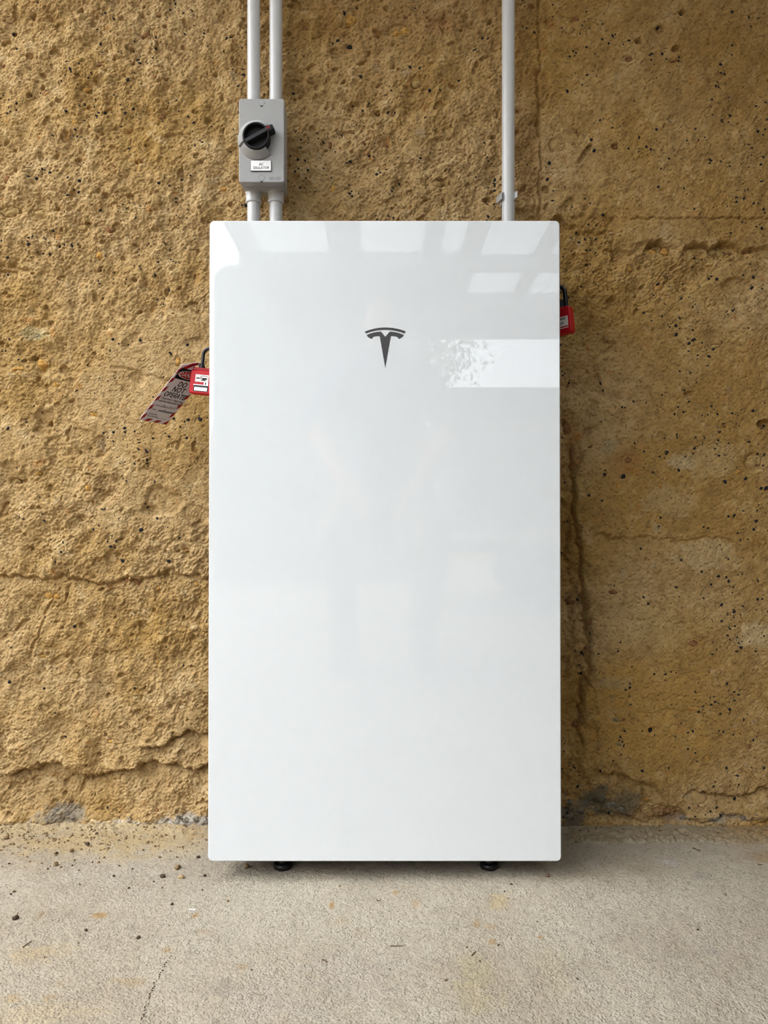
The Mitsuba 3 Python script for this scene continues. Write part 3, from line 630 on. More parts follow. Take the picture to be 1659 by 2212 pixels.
def foot(x, y):
    m = lathe([(0.0155, 0.0), (0.0165, 0.002), (0.0165, 0.006), (0.0150, 0.0085), (0.0085, 0.011), (0.0070, 0.016), (0.0070, 0.040)], 28)
    m.apply_translation([x, y, 0.0008]); return m
for px, y in ((610.5, 1.371), (1056.5, 1.371), (612, 1.478), (1050, 1.478)):
    obj('foot', foot((px - CX) * 1.371 / F, y), 'm_black', cab, smooth=35, label='black round levelling foot')
obj('latch', box(-WID / 2 + 0.0055, 1.436, 0.905, 0.026, 0.010, 0.022, 0.002), 'm_black', cab, label='black locking latch on the cabinet side')
obj('base', box(0.0012, 1.455, 0.0215, WID - 0.09, 0.13, 0.027, 0.003), 'm_black', cab, label='unseen black block added to darken the floor under the cabinet')  # added occluder, out of sight: deepens the shadow below the cabinet

# ------------------------------------------------------------------ conduits, isolator, clip
YC = 1.507
def pipe(x, y, z0, z1, rr=0.0125): 
    m = lathe([(rr - 0.001, z0), (rr, z0 + 0.001), (rr, z1 - 0.001), (rr - 0.001, z1)], 36); m.apply_translation([x, y, 0]); return m
xa, xb, xr = (548 - CX) * YC / F, (596 - CX) * YC / F, (1098 - CX) * YC / F
ztop = ZB + LEN - 0.004
YI = 1.458                                                   # the isolator's lid
iso_x = (565.0 - CX) * YI / F; iso_z = H - (303.5 - CY) * YI / F
iw, ih = 98.0 * YI / F, 181.0 * YI / F
top_z, bot_z = iso_z + ih / 2 - 0.004, iso_z - ih / 2 + 0.002
def conduit(name, x, z0, z1, label, group=None):
    k = thing(name, label, 'conduit', group)
    obj('pipe', pipe(x, YC, z0, z1), 'm_conduit', k)
    return k
k = conduit('conduit', xa, top_z - 0.006, ZR - 0.012, 'left of the two light grey conduits rising from the top of the isolator switch')
m = lathe([(0.0126, -0.006), (0.0150, -0.004), (0.0150, 0.003), (0.0126, 0.006)], 36, False, False); m.apply_translation([xa, YC, top_z + 0.003]); obj('collar', m, 'm_conduit', k)
k = conduit('conduit', xb, top_z - 0.006, ZR - 0.012, 'right of the two light grey conduits rising from the top of the isolator switch')
m = lathe([(0.0126, -0.006), (0.0150, -0.004), (0.0150, 0.003), (0.0126, 0.006)], 36, False, False); m.apply_translation([xb, YC, top_z + 0.003]); obj('collar', m, 'm_conduit', k)
def coupling(x, z1):
    n = 48; a = np.arange(n) * 2 * math.pi / n; loops = []
    for i, (rad, z) in enumerate(((0.0128, -0.0235), (0.0148, -0.0230), (0.0156, -0.0215), (0.0156, -0.0190), (0.0150, -0.0180), (0.0150, -0.0060), (0.0162, -0.0040), (0.0162, 0.003))):
        rib = 1 + (0.022 * ((np.arange(n) // 3) % 2) if 3 < i < 6 else 0)
        loops.append(np.column_stack([rad * rib * np.cos(a), rad * rib * np.sin(a), np.full(n, z)]))
    m = fixn(loft(loops)); m.apply_translation([x, YC, z1]); return m
zc = H - (415 - CY) * YC / F + 0.001
k = conduit('conduit', xa, ztop - 0.002, bot_z + 0.006, 'short left grey conduit between the isolator switch and the white cabinet')
obj('coupling', coupling(xa, zc), 'm_conduit', k, label='ribbed grey screw coupling')
k = conduit('conduit', xb, ztop - 0.002, bot_z + 0.006, 'short right grey conduit between the isolator switch and the white cabinet')
obj('coupling', coupling(xb, zc), 'm_conduit', k, label='ribbed grey screw coupling')
conduit('conduit', xr, ztop - 0.002, ZR - 0.012, 'long light grey conduit rising alone from the right end of the white cabinet top')

IM = frame([iso_x, YI, iso_z], [1, 0, 0], [0, 0, 1], [0, -1, 0])      # local: x right, y up, z towards the camera, lid face at z = 0
iso = thing('isolator_switch', 'grey wall-mounted isolator switch box with a black rotary handle above the white cabinet', 'isolator switch')
def li(m, x=0, y=0, z=0): m = m.copy(); m.apply_translation([x, y, z]); return put(m, IM)
obj('lid', li(plate(iw, ih, 0.0045, 0.020, 0.0012), 0, 0, -0.020), 'm_grey_box', iso, smooth=30, label='grey lid')
gap = plate(iw - 0.004, ih - 0.004, 0.004, 0.003, 0.0002); obj('seal', li(gap, 0, 0, -0.0225), 'm_grey_line', iso)
loops = []
for z, w_, h_, dy in ((-0.0815, iw - 0.012, ih - 0.010, 0), (-0.0815 + 0.002, iw - 0.009, ih - 0.007, 0), (-0.048, iw - 0.005, ih - 0.004, 0), (-0.046, iw - 0.001, ih - 0.001, 0), (-0.0225, iw, ih, 0), (-0.0220, iw - 0.002, ih - 0.002, 0)):
    p = rrect(w_, h_, 0.006, 8); loops.append(np.column_stack([p, np.full(len(p), z)]))
obj('body', li(fixn(loft(loops))), 'm_grey_box', iso, smooth=30)
u = YI / F
dx0, dy0 = (556.5 - 565.0) * u, (303.5 - 303.0) * u
def skirt(a0, a1, prof, n=40):
    """flared ring sector, angles in degrees, profile (r, z) closed"""
    an = np.radians(np.linspace(a0, a1, n)); loops = [np.array([[r_ * math.cos(t), r_ * math.sin(t), z_] for r_, z_ in prof]) for t in an]
    return fixn(loft(loops))
prof = [(0.0255, -0.001), (0.0382, -0.001), (0.0372, 0.003), (0.0275, 0.0150), (0.0255, 0.0150)]
obj('dial_collar', li(cat_mesh([skirt(48, 198, prof), skirt(208, 312, prof)]), dx0, dy0, 0), 'm_grey_box', iso, smooth=35, label='flared grey collar round the handle')
kn = lathe([(0.0250, 0.0), (0.0250, 0.0195), (0.0240, 0.0205), (0.0222, 0.0205), (0.0215, 0.0195), (0.0210, 0.0085), (0.0001, 0.0080)], 48, True, False)
kb = obj('handle', li(kn, dx0, dy0, 0), 'm_black_knob', iso, smooth=30, label='black rotary handle')
Rz = trimesh.transformations.rotation_matrix(math.radians(28.9), [0, 0, 1])
b1 = box(0.0045, 0, 0.0150, 0.0525, 0.0072, 0.0135, 0.0008); b1.apply_transform(Rz)
obj('grip', li(b1, dx0, dy0, 0), 'm_bar', kb, smooth=30, label='raised grip bar')
b2 = box(0.0300, -0.0012, 0.0112, 0.0125, 0.0105, 0.0200, 0.0012); b2.apply_transform(Rz)
obj('pointer', li(b2, dx0, dy0, 0), 'm_black_knob', kb, smooth=30)
b3 = box(0.0268, 0.0008, 0.0218, 0.0075, 0.0045, 0.0008, 0.0002); b3.apply_transform(Rz)
obj('red_mark', li(b3, dx0, dy0, 0), 'm_red_mark', kb, smooth=30, label='small red mark')
pl = obj('name_plate', li(plate(44.5 * u, 23 * u, 0.0006, 0.0022, 0.0003), (564.3 - 565) * u, (303.5 - 359.2) * u, 0.0), 'm_black', iso, smooth=30)
obj('plate_face', li(plate(43.3 * u, 21.8 * u, 0.0004, 0.0004, 0.0001), (564.1 - 565) * u, (303.5 - 359.0) * u, 0.0021), 'm_label_white', pl, smooth=30, label='white engraved face reading AC ISOLATOR')
obj('lettering', li(cat_mesh([text('AC', 4.8 * u, cx=-0.0004, y=(303.5 - 358.6) * u, bold=True), text('ISOLATOR', 4.8 * u, cx=-0.0002, y=(303.5 - 366.0) * u, bold=True)]), 0, 0, 0.0024), 'm_ink', pl, smooth=False, label='black letters AC ISOLATOR')
vt = text('VOLTEX', 6.4 * u, x0=0, y=0, depth=0.0004, sx=0.74)
vt.vertices[:, 0] += 0.35 * vt.vertices[:, 1]
obj('lettering', li(vt, (580.5 - 565) * u, (303.5 - 388.5) * u, 0.0), 'm_grey_line', iso, smooth=False, label='small embossed maker lettering')
def ring(r0, r1, z): 
    return lathe([(r0, 0), (r1, 0), (r1, z), (r0, z)], 40, False, False)
for yy, sl in ((222, 229.5), (384.5, 392.5)):
    obj('screw_cap', li(lathe([(6.3 * u, 0), (6.3 * u, 0.0002), (6.0 * u, 0.0005)], 36), (564.8 - 565) * u, (303.5 - yy) * u, 0), 'm_grey_box', iso, smooth=20)
    obj('cap_seam', li(ring(6.4 * u, 6.9 * u, 0.0003), (564.8 - 565) * u, (303.5 - yy) * u, 0), 'm_grey_line', iso, smooth=20)
    obj('screw_slot', li(box(0, 0, 0, 5.2 * u, 1.8 * u, 0.0008), (565 - 565) * u, (303.5 - sl) * u, 0.0001), 'm_black', iso)

clip = thing('conduit_clip', 'small grey conduit clip gripping the long conduit just above the cabinet top', 'clip')
zcl = H - (427 - CY) * YC / F
ang = np.radians(np.linspace(-38, 218, 40))
ro, ri = 0.0148, 0.0128
prof2 = [(ro * math.cos(t), ro * math.sin(t)) for t in ang] + [(ri * math.cos(t), ri * math.sin(t)) for t in ang[::-1]]
cp = extr(unary_union([Polygon(prof2), Polygon([(-0.011, 0.012), (0.011, 0.012), (0.011, 0.0335), (-0.011, 0.0335)]).difference(Point(0, 0).buffer(ri))]), 0.014)
cp.apply_translation([xr, YC, zcl - 0.007]); obj('bracket', cp, 'm_grey_box', clip, smooth=30)
wing = extr(Polygon([(-0.0128, -0.0090), (-0.0150, -0.0125), (-0.0160, -0.0120), (-0.0195, 0.003), (-0.0215, 0.011), (-0.0195, 0.012), (-0.0160, 0.005), (-0.0128, 0.000)]), 0.013)
wing.apply_translation([xr, YC, zcl - 0.0075]); obj('wing', wing, 'm_grey_box', clip, smooth=20, label='flared clip wing')
lip = extr(Polygon([(0.0122, -0.0085), (0.0142, -0.0115), (0.0162, -0.0110), (0.0150, -0.004), (0.0138, -0.004)]), 0.0125)
lip.apply_translation([xr, YC, zcl - 0.004]); obj('lip', lip, 'm_conduit', clip, smooth=20)

# ------------------------------------------------------------------ padlocks and danger tag
def shackle(w, hgt, rad, drop=0.012):
    pts = [(-w / 2, -drop), (-w / 2, hgt * 0.5), (-w / 2, hgt - w / 2)]
    pts += [(w / 2 * math.cos(t), hgt - w / 2 + w / 2 * math.sin(t)) for t in np.radians(np.linspace(170, 10, 17))]
    pts += [(w / 2, hgt - w / 2), (w / 2, hgt * 0.5), (w / 2, -drop)]
    return tube([(x, y, 0) for x, y in pts], rad, 14)
u1 = 1.412 / F
bw, bh, bt = 0.051, 51.5 * u1, 0.020
p1 = thing('padlock', 'red padlock with a white label and black shackle at the left edge of the cabinet', 'padlock')
c0 = P(438.5, 826, 1.412)
roll = math.radians(-6.2); yaw = math.radians(-6)
Rl = trimesh.transformations.rotation_matrix(roll, [0, 0, 1])
LM = frame(c0, [math.cos(yaw), math.sin(yaw), 0], [0, 0, 1], [math.sin(yaw), -math.cos(yaw), 0]) @ Rl
def l1(m, x=0, y=0, z=0): m = m.copy(); m.apply_translation([x, y, z]); return put(m, LM)
body = plate(bw, bh, 0.0045, bt, 0.0022)
obj('body', l1(body, 0, 0, -bt), 'm_red', p1, smooth=35)
obj('top_cap', l1(plate(bw - 0.006, 0.006, 0.002, bt - 0.004, 0.0015), 0, bh / 2 + 0.0022, -bt + 0.002), 'm_red_dark', p1, smooth=35)
shx = -0.0085
obj('shackle', l1(shackle(0.024, 0.041, 0.0031), shx + 0.012, bh / 2 + 0.002, -bt / 2), 'm_shackle', p1, smooth=60, label='black steel shackle')
obj('shackle_boss', l1(put(lathe([(0.0055, 0), (0.0055, 0.005), (0.0045, 0.007)], 24), trimesh.transformations.rotation_matrix(-math.pi / 2, [1, 0, 0])), shx, bh / 2 + 0.003, -bt / 2), 'm_black', p1, smooth=35)
ls = 1 / 17.01 * u1
def lp(x, y): return ((x - 654) * ls, (1463 - y) * ls)            # zoomed crop -> lock face (rotated by its own roll)
plw = obj('label_plate', l1(plate(0.0255, 0.0138, 0.0003, 0.0005, 0.0001), -0.0025, 0.0070, 0.0), 'm_label_silver', p1, smooth=30, label='silver label with a black logo')
obj('lettering', l1(cat_mesh([box(-0.0075, 0.0060, 0, 0.0062, 0.0020, 0.0003), box(-0.0018, 0.0064, 0, 0.0014, 0.0034, 0.0003), box(0.0050, 0.0054, 0, 0.0088, 0.0028, 0.0003), box(0.0030, 0.0028, 0, 0.0078, 0.0017, 0.0003), put(tube([(x, 0.0093 + 0.0014 * math.cos((x - 0.0035) / 0.0065 * 1.5), 0) for x in np.linspace(-0.003, 0.010, 10)], 0.0003, 6), np.eye(4))]), -0.0025, 0.001, 0.0005), 'm_ink', plw, smooth=False, label='black maker logo')
obj('stripe', l1(cat_mesh([plate(0.0285, 0.0018, 0.0002, 0.0005, 0.0001)]), -0.0035, -0.0052, 0.0), 'm_label_white', p1, smooth=30, label='white stripe')
nb = obj('number_plate', l1(plate(0.0088, 0.0052, 0.0002, 0.0006, 0.0001), 0.0060, -0.0024, 0.0), 'm_label_white', p1, smooth=30, label='white square with the number 1')
obj('lettering', l1(box(0.0052, -0.0024, 0.0006, 0.0016, 0.0044, 0.0003), 0, 0, 0), 'm_ink', nb, smooth=False)
wp = obj('write_on_plate', l1(plate(0.0270, 0.0110, 0.0003, 0.0004, 0.0001), -0.0030, -0.0118, 0.0), 'm_black', p1, smooth=30)
obj('plate_face', l1(plate(0.0245, 0.0068, 0.0003, 0.0005, 0.0001), -0.0030, -0.0128, 0.0003), 'm_label_white', wp, smooth=30, label='blank white strip')

# the right padlock, turned edge-on
p2 = thing('padlock', 'red safety padlock seen edge-on with a black shackle at the right edge of the cabinet', 'padlock')
c1 = P(1241.0, 691, 1.415)  # its wide face leads away behind the panel
yaw2 = math.radians(38)
R2 = trimesh.transformations.rotation_matrix(math.radians(6.0), [0, 0, 1])
FX_ = np.array([math.cos(yaw2), -math.sin(yaw2), 0])         # along the wide face: to the right it comes towards the camera
FZ_ = np.array([-math.sin(yaw2), -math.cos(yaw2), 0])        # face normal: to the left and towards the camera
# the edge (thickness) faces right and towards the camera
LM2 = frame(c1, FX_, [0, 0, 1], FZ_) @ R2
def l2(m, x=0, y=0, z=0): m = m.copy(); m.apply_translation([x, y, z]); return put(m, LM2)
bw2, bh2, bt2 = 0.0415, 0.049, 0.019
obj('body', l2(plate(bw2, bh2, 0.004, bt2, 0.0018), -bw2 / 2, 0, 0), 'm_red', p2, smooth=35)
obj('shackle', l2(shackle(0.026, 0.041, 0.0042), -0.0220, bh2 / 2, bt2 / 2), 'm_shackle', p2, smooth=60, label='black steel shackle')
w2_ = obj('label_plate', l2(plate(0.028, 0.018, 0.0004, 0.0005, 0.0001), -0.0185, -0.003, bt2), 'm_label_silver', p2, smooth=30, label='pale label reading LOCKED OUT')
obj('lettering', l2(cat_mesh([text('LOCKED', 0.0042, cx=-0.0190, y=0.0000, bold=True), text('OUT', 0.0042, cx=-0.0190, y=-0.0085, bold=True)]), 0, 0, bt2 + 0.0005), 'm_ink', w2_, smooth=False, label='black letters LOCKED OUT')
obj('stripe', l2(plate(0.028, 0.0016, 0.0002, 0.0004, 0.0001), -0.0185, -0.0150, bt2), 'm_label_silver', p2, smooth=30)

obj('hasp', box(0.3235, 1.4425, 1.0225, 0.036, 0.008, 0.0195, 0.002), 'm_black', p2, label='black hasp of the cabinet held by the shackle')  # latch of the cabinet, grouped with the padlock

# danger tag: a stiff card hanging askew from the left padlock's shackle
UW, VL = 0.0705, 0.141
A0, A1, A2 = P(300.7, 905.8, 1.462), P(359.0, 917.0, 1.511), P(392.7, 787.8, 1.402)
tu = (A1 - A0); tv = (A2 - A0)
n_ = np.cross(tu, tv); n_ /= np.linalg.norm(n_)
if n_[1] > 0: n_ = -n_
TM = frame(A0, tu / UW, tv / VL, n_)
dt = thing('danger_tag', 'grey danger tag with red border stripes reading DO NOT OPERATE hanging from the left padlock', 'tag')
card = Polygon([(0, 0), (UW, 0), (UW, VL), (0.59 * UW, 1.095 * VL), (0.41 * UW, 1.095 * VL), (0, VL)]).buffer(-0.002).buffer(0.002)
hole = Point(0.5 * UW, 1.03 * VL).buffer(0.0042)
def lt(m): return put(m, TM)
cm = extr(card.difference(hole), 0.0008)
obj('card', lt(cm), 'm_tag', dt, smooth=False)
ringp = card.difference(sbox(0.105 * UW, 0.055 * VL, 0.895 * UW, 0.955 * VL)).difference(hole)
str_ = []
for kx in np.arange(-0.16, 0.26, 0.0235):
    str_.append(Polygon([(-0.02, kx), (UW + 0.02, kx + (UW + 0.04) * 1.0), (UW + 0.02, kx + (UW + 0.04) * 1.0 + 0.0118), (-0.02, kx + 0.0118)]))
stripes = unary_union(str_).intersection(ringp.buffer(-0.0002))
def raised(poly, z, d=0.0002): m = extr(poly, d); m.apply_translation([0, 0, z]); return lt(m)
obj('border_stripe', raised(stripes, 0.0007), 'm_red_dark', dt, smooth=False, label='red diagonal border stripes')
band = Polygon([(0.06 * UW, 0.80 * VL), (0.10 * UW, 0.78 * VL), (0.90 * UW, 0.78 * VL), (0.94 * UW, 0.80 * VL), (0.94 * UW, 0.94 * VL), (0.90 * UW, 0.96 * VL), (0.10 * UW, 0.96 * VL), (0.06 * UW, 0.94 * VL)])
bd = obj('danger_band', raised(band, 0.0008), 'm_ink', dt, smooth=False, label='black band with red oval')
ell = affinity.scale(Point(0.5 * UW, 0.87 * VL).buffer(1.0, 32), 0.41 * UW, 0.066 * VL); ell2 = affinity.scale(Point(0.5 * UW, 0.87 * VL).buffer(1.0, 32), 0.385 * UW, 0.058 * VL)
obj('oval_rim', raised(ell.difference(ell2), 0.0009), 'm_tag', bd, smooth=False)
obj('oval', raised(ell2, 0.0009), 'm_red_dark', bd, smooth=False, label='red oval')
obj('lettering', lt(text('DANGER', 0.0092, cx=0.5 * UW, y=0.87 * VL - 0.0046, depth=0.0002, z=0.0011, sx=0.98)), 'm_tag', bd, smooth=False, label='pale letters DANGER')
L = []
def tl(s, hgt, uu, vv, bold=False, sx=1.0): L.append(text(s, hgt, x0=uu * UW, y=vv * VL, depth=0.0002, bold=bold, sx=sx, z=0.0008))
tl('DO', 0.0112, .36, .668, True, 0.95); tl('NOT', 0.0112, .305, .571, True, 0.95); tl('OPERATE', 0.0112, .15, .47, True, 0.78)
tl('This lock / tag may', 0.0046, .145, .414, True, 1.02); tl('only be removed by:', 0.0046, .12, .366, True, 0.93)
tl('Name:', 0.0034, .14, .284); tl('Dept:', 0.0034, .13, .21); tl('Expected', 0.0036, .15, .125); tl('Completion:', 0.0036, .145, .085)
obj('lettering', lt(cat_mesh(L)), 'm_ink', dt, smooth=False, label='black letters DO NOT OPERATE and smaller lines')
rs = np.random.default_rng(5)
def scrawl(u0, u1_, v, amp_, n, lean):
    p = []
    for i in range(n):
        t = i / (n - 1); x = (u0 + (u1_ - u0) * t) * UW
        p.append((x + lean * (i % 2) * 0.002, v * VL + (amp_ if i % 2 else 0) * rs.uniform(0.5, 1.1), 0.0009))
    return tube(p, 0.00042, 6)
obj('handwriting', lt(cat_mesh([scrawl(.36, .86, .276, 0.0060, 15, 1), scrawl(.36, .48, .285, 0.0075, 3, 1), scrawl(.34, .90, .200, 0.0062, 22, 1), scrawl(.40, .88, .200, 0.0050, 17, -1)]), ), 'm_ink', dt, smooth=False, label='black marker handwriting')
obj('rule_line', lt(box(0.66 * UW, 0.085 * VL, 0.0009, 0.36 * UW, 0.0005, 0.0002)), 'm_ink', dt, smooth=False)

# ------------------------------------------------------------------ bits lying on the floor
def rest(px, py): 
    c = G(px, py); return c[0], c[1], float(Z_AT((c[1], c[0])))
def floor_pebble(px, py, d, mat, name, label, seed, group=None, cat='stone', flat=0.7):
    x, y, z = rest(px, py)
    m = pebble(seed, 2, rag=0.22); s = d / 2 * y / F
    m.apply_scale([s * 1.1, s * 0.9, s * flat]); m.apply_transform(trimesh.transformations.rotation_matrix(seed * 1.7, [0, 0, 1]))
    m.apply_translation([x, y, z - m.bounds[0, 2] - 0.12 * s])
    return obj(name, m, mat, smooth=50, label=label, cat=cat, group=group)
for i, (px, py, d, mat, lab) in enumerate((
    (383, 1876, 15, 'm_pebble', 'brown pebble on the concrete left of the cabinet, larger of a close pair'), (391.5, 1897, 13, 'm_pebble_pale', 'pale tan flat chip on the concrete just below the larger brown pebble'), (120, 1871, 12, 'm_pebble', 'brown pebble alone on the concrete at the far left below the wall'),
    (351, 1895, 11, 'm_crumb_dark', 'dark crumbled clod on the concrete left of the brown pebble pair'), (532.6, 1874, 12, 'm_pebble', 'small brown pebble in the shadow under the left end of the cabinet'), (428, 1853, 8, 'm_crumb_dark', 'dark pebble close to the bottom left corner of the cabinet'),
    (1182, 1895, 9, 'm_pebble', 'brown pebble in front of the bottom right corner of the cabinet'), (33.8, 1987, 13, 'm_crumb_dark', 'dark seed pod with a short stem near the left edge of the floor'), (185.6, 2011, 7, 'm_crumb_dark', 'small black pebble on the open concrete at left'), (298.7, 2027, 9, 'm_crumb_dark', 'dark brown clod in the middle of the left floor'))):
    k = floor_pebble(px, py, d, mat, 'pebble' if 'pod' not in lab else 'seed_pod', lab, 300 + i, cat='stone' if 'pod' not in lab else 'seed pod')
    if 'pod' in lab:
        x, y, z = rest(px, py)
        scene[k + '__pod'] = scene.pop(k)
        obj('stem', tube([(x + 0.001, y, z + 0.004), (x + 0.003, y, z + 0.008), (x + 0.004, y - 0.001, z + 0.011)], [0.0009, 0.0007, 0.0004], 8), 'm_twig', k)
SMALL = [(155, 1840, 10), (189, 1825, 10), (121.5, 1845, 8), (13.5, 1813, 11), (209, 1804, 7), (442, 1893, 7), (492, 1948, 6), (278.5, 1919, 5), (245.7, 1893, 6), (30, 1927, 6), (23, 1933, 5), (371, 1956, 7), (161, 1859, 5), (200, 1862, 4), (332, 1904, 4), (350, 1919, 4), (20, 1867, 5), (103, 1879, 5), (132, 1875, 5), (172, 1911, 4), (437, 1925, 4), (169, 2039, 4), (96, 2070, 4), (544, 2095, 4), (1567, 1933, 5), (1507, 2009, 5), (1247, 2115, 5), (963, 2120, 6), (1008, 2047, 4), (1036, 2078, 4), (1160, 1990, 4), (1277, 2040, 3), (842, 2092, 4), (734, 1916, 4), (1104, 1912, 5), (1090, 1926, 4), (1098, 1940, 4), (286, 1878, 4), (258, 1870, 4), (90, 1867, 4)]
for i, (px, py, d) in enumerate(SMALL):
    floor_pebble(px, py, d, 'm_crumb_dark' if i % 3 else 'm_crumb', 'soil_crumb', 'tiny brown soil crumb lying on the concrete floor', 400 + i, 'soil crumbs scattered on the concrete', 'soil crumb')
cv, cf, nc_ = [], [], 0
r = np.random.default_rng(77)
def crumb(px, py, d):
    global nc_
    x, y, z = rest(px, py); s = d / 2 * y / F
    v = ico.vertices * s * r.uniform(0.7, 1.3, (12, 1)) * [1.0, 1.0, 1.0]
    cv.append(v + [x, y, z + 0.3 * s]); cf.append(ico.faces + 12 * nc_); nc_ += 1
for _ in range(750):
    px = r.uniform(-60, 450); py = 1788 + abs(r.normal()) * 32
    if r.random() < sstep(480, 150, px) * 0.75 + 0.25: crumb(px, py, 1.5 + 5 * r.random() ** 3)
for _ in range(260):
    px = r.uniform(1225, 1720); crumb(px, 1783 + abs(r.normal()) * 18, 1.5 + 4 * r.random() ** 3)
obj('loose_soil', trimesh.Trimesh(np.vstack(cv), np.vstack(cf), process=False), 'm_crumb', smooth=False, kind='stuff', label='loose soil crumbs along the foot of the earth wall', cat='soil')
cv, cf, nc_ = [], [], 0
for t in np.linspace(0, 1, 34):                                     # a row of pores in the concrete
    crumb(368 - 62 * t + r.normal() * 2.2 - 8 * math.sin(3.1 * t), 2067 + 138 * t, 1.6 + 2.6 * r.random())
for _ in range(300): crumb(r.uniform(-50, 1700), 1850 + 380 * r.random(), 0.9 + 1.5 * r.random() ** 3)
obj('grit', trimesh.Trimesh(np.vstack(cv), np.vstack(cf), process=False), 'm_crumb_dark', 'floor', smooth=False, kind='stuff', label='tiny dark grit specks on the concrete')
TW = [([(1497, 1831), (1504, 1834), (1513, 1837)], 1.3, 'short dark twig on the concrete right of the cabinet near the wall'), ([(843, 2044), (856, 2043), (871, 2042)], 0.9, 'straight thin twig lying level on the concrete in front of the cabinet'), ([(1019, 2066), (1023, 2061), (1028, 2056)], 1.0, 'short slanting twig on the concrete right of the level twig'),
      ([(695, 2076), (700, 2077), (708, 2080)], 1.1, 'bent brown twig on the concrete left of the level twig'), ([(49, 2048), (58, 2041), (69, 2034)], 0.9, 'thin slanting twig on the concrete at the far left'), ([(813, 1943), (816, 1946), (820, 1946), (822, 1943)], 0.8, 'tiny curled twig on the concrete below the cabinet'),
      ([(1637, 1868), (1642, 1869), (1647, 1869)], 0.9, 'small twig on the concrete at the far right'), ([(1075, 2044), (1079, 2040)], 1.2, 'tiny dark twig stub right of the short slanting twig')]
for pts, w, lab in TW:
    q3 = []
    for a, b in pts: x, y, z = rest(a, b); q3.append((x, y, z + w * y / F))
    q3 = np.array(q3)
    t = np.linspace(0, 1, 9); s0 = np.linspace(0, 1, len(q3))
    q3 = np.column_stack([np.interp(t, s0, q3[:, i]) for i in range(3)])
    obj('twig', tube(q3, np.linspace(1, 0.6, 9) * w * q3[0, 1] / F, 7), 'm_twig', smooth=50, label=lab, cat='twig')
x, y, z = rest(416, 1967)
m = extr(Polygon([(-0.006, -0.0012), (-0.002, -0.0006), (0.004, -0.0016), (0.0058, 0.0002), (0.002, 0.0010), (-0.003, 0.0012), (-0.0058, 0.0022)]), 0.0012); m.apply_translation([x, y, z + 0.0003])
obj('paper_scrap', m, 'm_paper', smooth=False, label='small white scrap of plastic on the concrete left of the cabinet', cat='litter')

# ------------------------------------------------------------------ what stands behind the camera and shows in the glossy panel, plus added light blockers
matte('m_roof_sheet', (0.36, 0.37, 0.38))
plastic('m_purlin', (0.42, 0.43, 0.44), 0.5)
scene['m_skylight'] = {'type': 'principledthin', 'base_color': rgb(0.72, 0.74, 0.74), 'roughness': 0.6, 'diff_trans': 0.95, 'spec_trans': 0.0}
def sheet(x0, x1, y0, y1):
    n = int((x1 - x0) / 0.0127); xx = np.linspace(x0, x1, n); zz = ZR + 0.006 * np.sin(xx * 2 * math.pi / 0.076)
    v = np.vstack([np.column_stack([xx, np.full(n, y), zz]) for y in (y0, y1)]); f = []
    for i in range(n - 1): f += [[i, i + 1, n + i + 1], [i, n + i + 1, n + i]]
    return trimesh.Trimesh(v, f, process=False)
tag('ceiling', 'corrugated carport roof over the cabinet, seen mirrored in the glossy panel', None, None, 'structure')
YR = lambda y: 2.652 - (2.652 - y) * KR
YR0, YR1 = 1.75, YR(-5.1)
xx0 = -1.07
for a, b, sky_ in ((-1.07, -0.93, 0), (-0.93, -0.40, 1), (-0.40, -0.16, 0), (-0.16, 0.28, 1), (0.28, 0.42, 0), (0.42, 0.56, 1), (0.56, 0.72, 0), (0.72, 1.10, 1), (1.10, 1.24, 0), (1.24, 1.7, 1), (1.7, 4.4 / KR, 0)):
    a, b = a * KR, b * KR
    if sky_:
        ye = YR(-2.97) if b < 0.8 else YR(-3.95)
        obj('skylight', sheet(a, b, YR0, ye), 'm_skylight', 'ceiling', smooth=60)
        obj('roof_sheet', sheet(a, b, ye, YR1), 'm_roof_sheet', 'ceiling', smooth=60)
    else:
        obj('roof_sheet', sheet(a, b, YR0, YR1), 'm_roof_sheet', 'ceiling', smooth=60)
for yp in (1.15, YR(0.0), YR(-1.0), YR(-2.0), YR(-3.0), YR(-3.98), YR(-5.02)):
    obj('purlin', box((4.4 - 1.07 * KR) / 2, yp, ZR - 0.055, 4.4 + 1.07 * KR, 0.05, 0.09, 0.004), 'm_purlin', 'ceiling')

obj('added_edge_beam', box(-0.715 + 0.025, (YR0 + YR1) / 2 - 0.1, ZR - 0.09, 0.05, YR0 - YR1 - 0.5, 0.16, 0.004), 'm_purlin', 'ceiling')  # added beam that keeps high left light off the wall top
obj('added_wall_right', box(3.15, -1.2, ZR / 2, 0.25, 5.4, ZR, 0.01), 'm_stone_tan', kind='structure', label='unseen earth side wall added to block sky light from the right')  # added, unseen: closes the right side so the wall there gets dimmer

# pale rainwater tank beyond the roof, its left shoulder standing in the open sky
tank = thing('water_tank', 'pale water tank, faintly mirrored at the top left of the glossy panel', 'water tank')
plastic('m_tank', (0.15, 0.165, 0.17), 0.6)
def slab(w, hgt, r_, d, ch):
    p = plate(w, hgt + r_, r_, d, ch, 10); p.apply_translation([0, (hgt - r_) / 2, 0]); return p
tm = slab(2.31, 3.61, 0.17, 1.1, 0.05); tm.apply_transform(frame([-0.785, -7.1, 0], [-1, 0, 0], [0, 0, 1], [0, 1, 0]))
tm = trimesh.intersections.slice_mesh_plane(tm, [0, 0, 1], [0, 0, 0.005], cap=False); obj('shell', tm, 'm_tank', tank, smooth=30)
for i in range(7):
    rbm = box(-1.65 + i * 0.325, -5.985, 1.75, 0.10, 0.05, 3.1, 0.02); obj('rib', rbm, 'm_tank', tank, smooth=30)

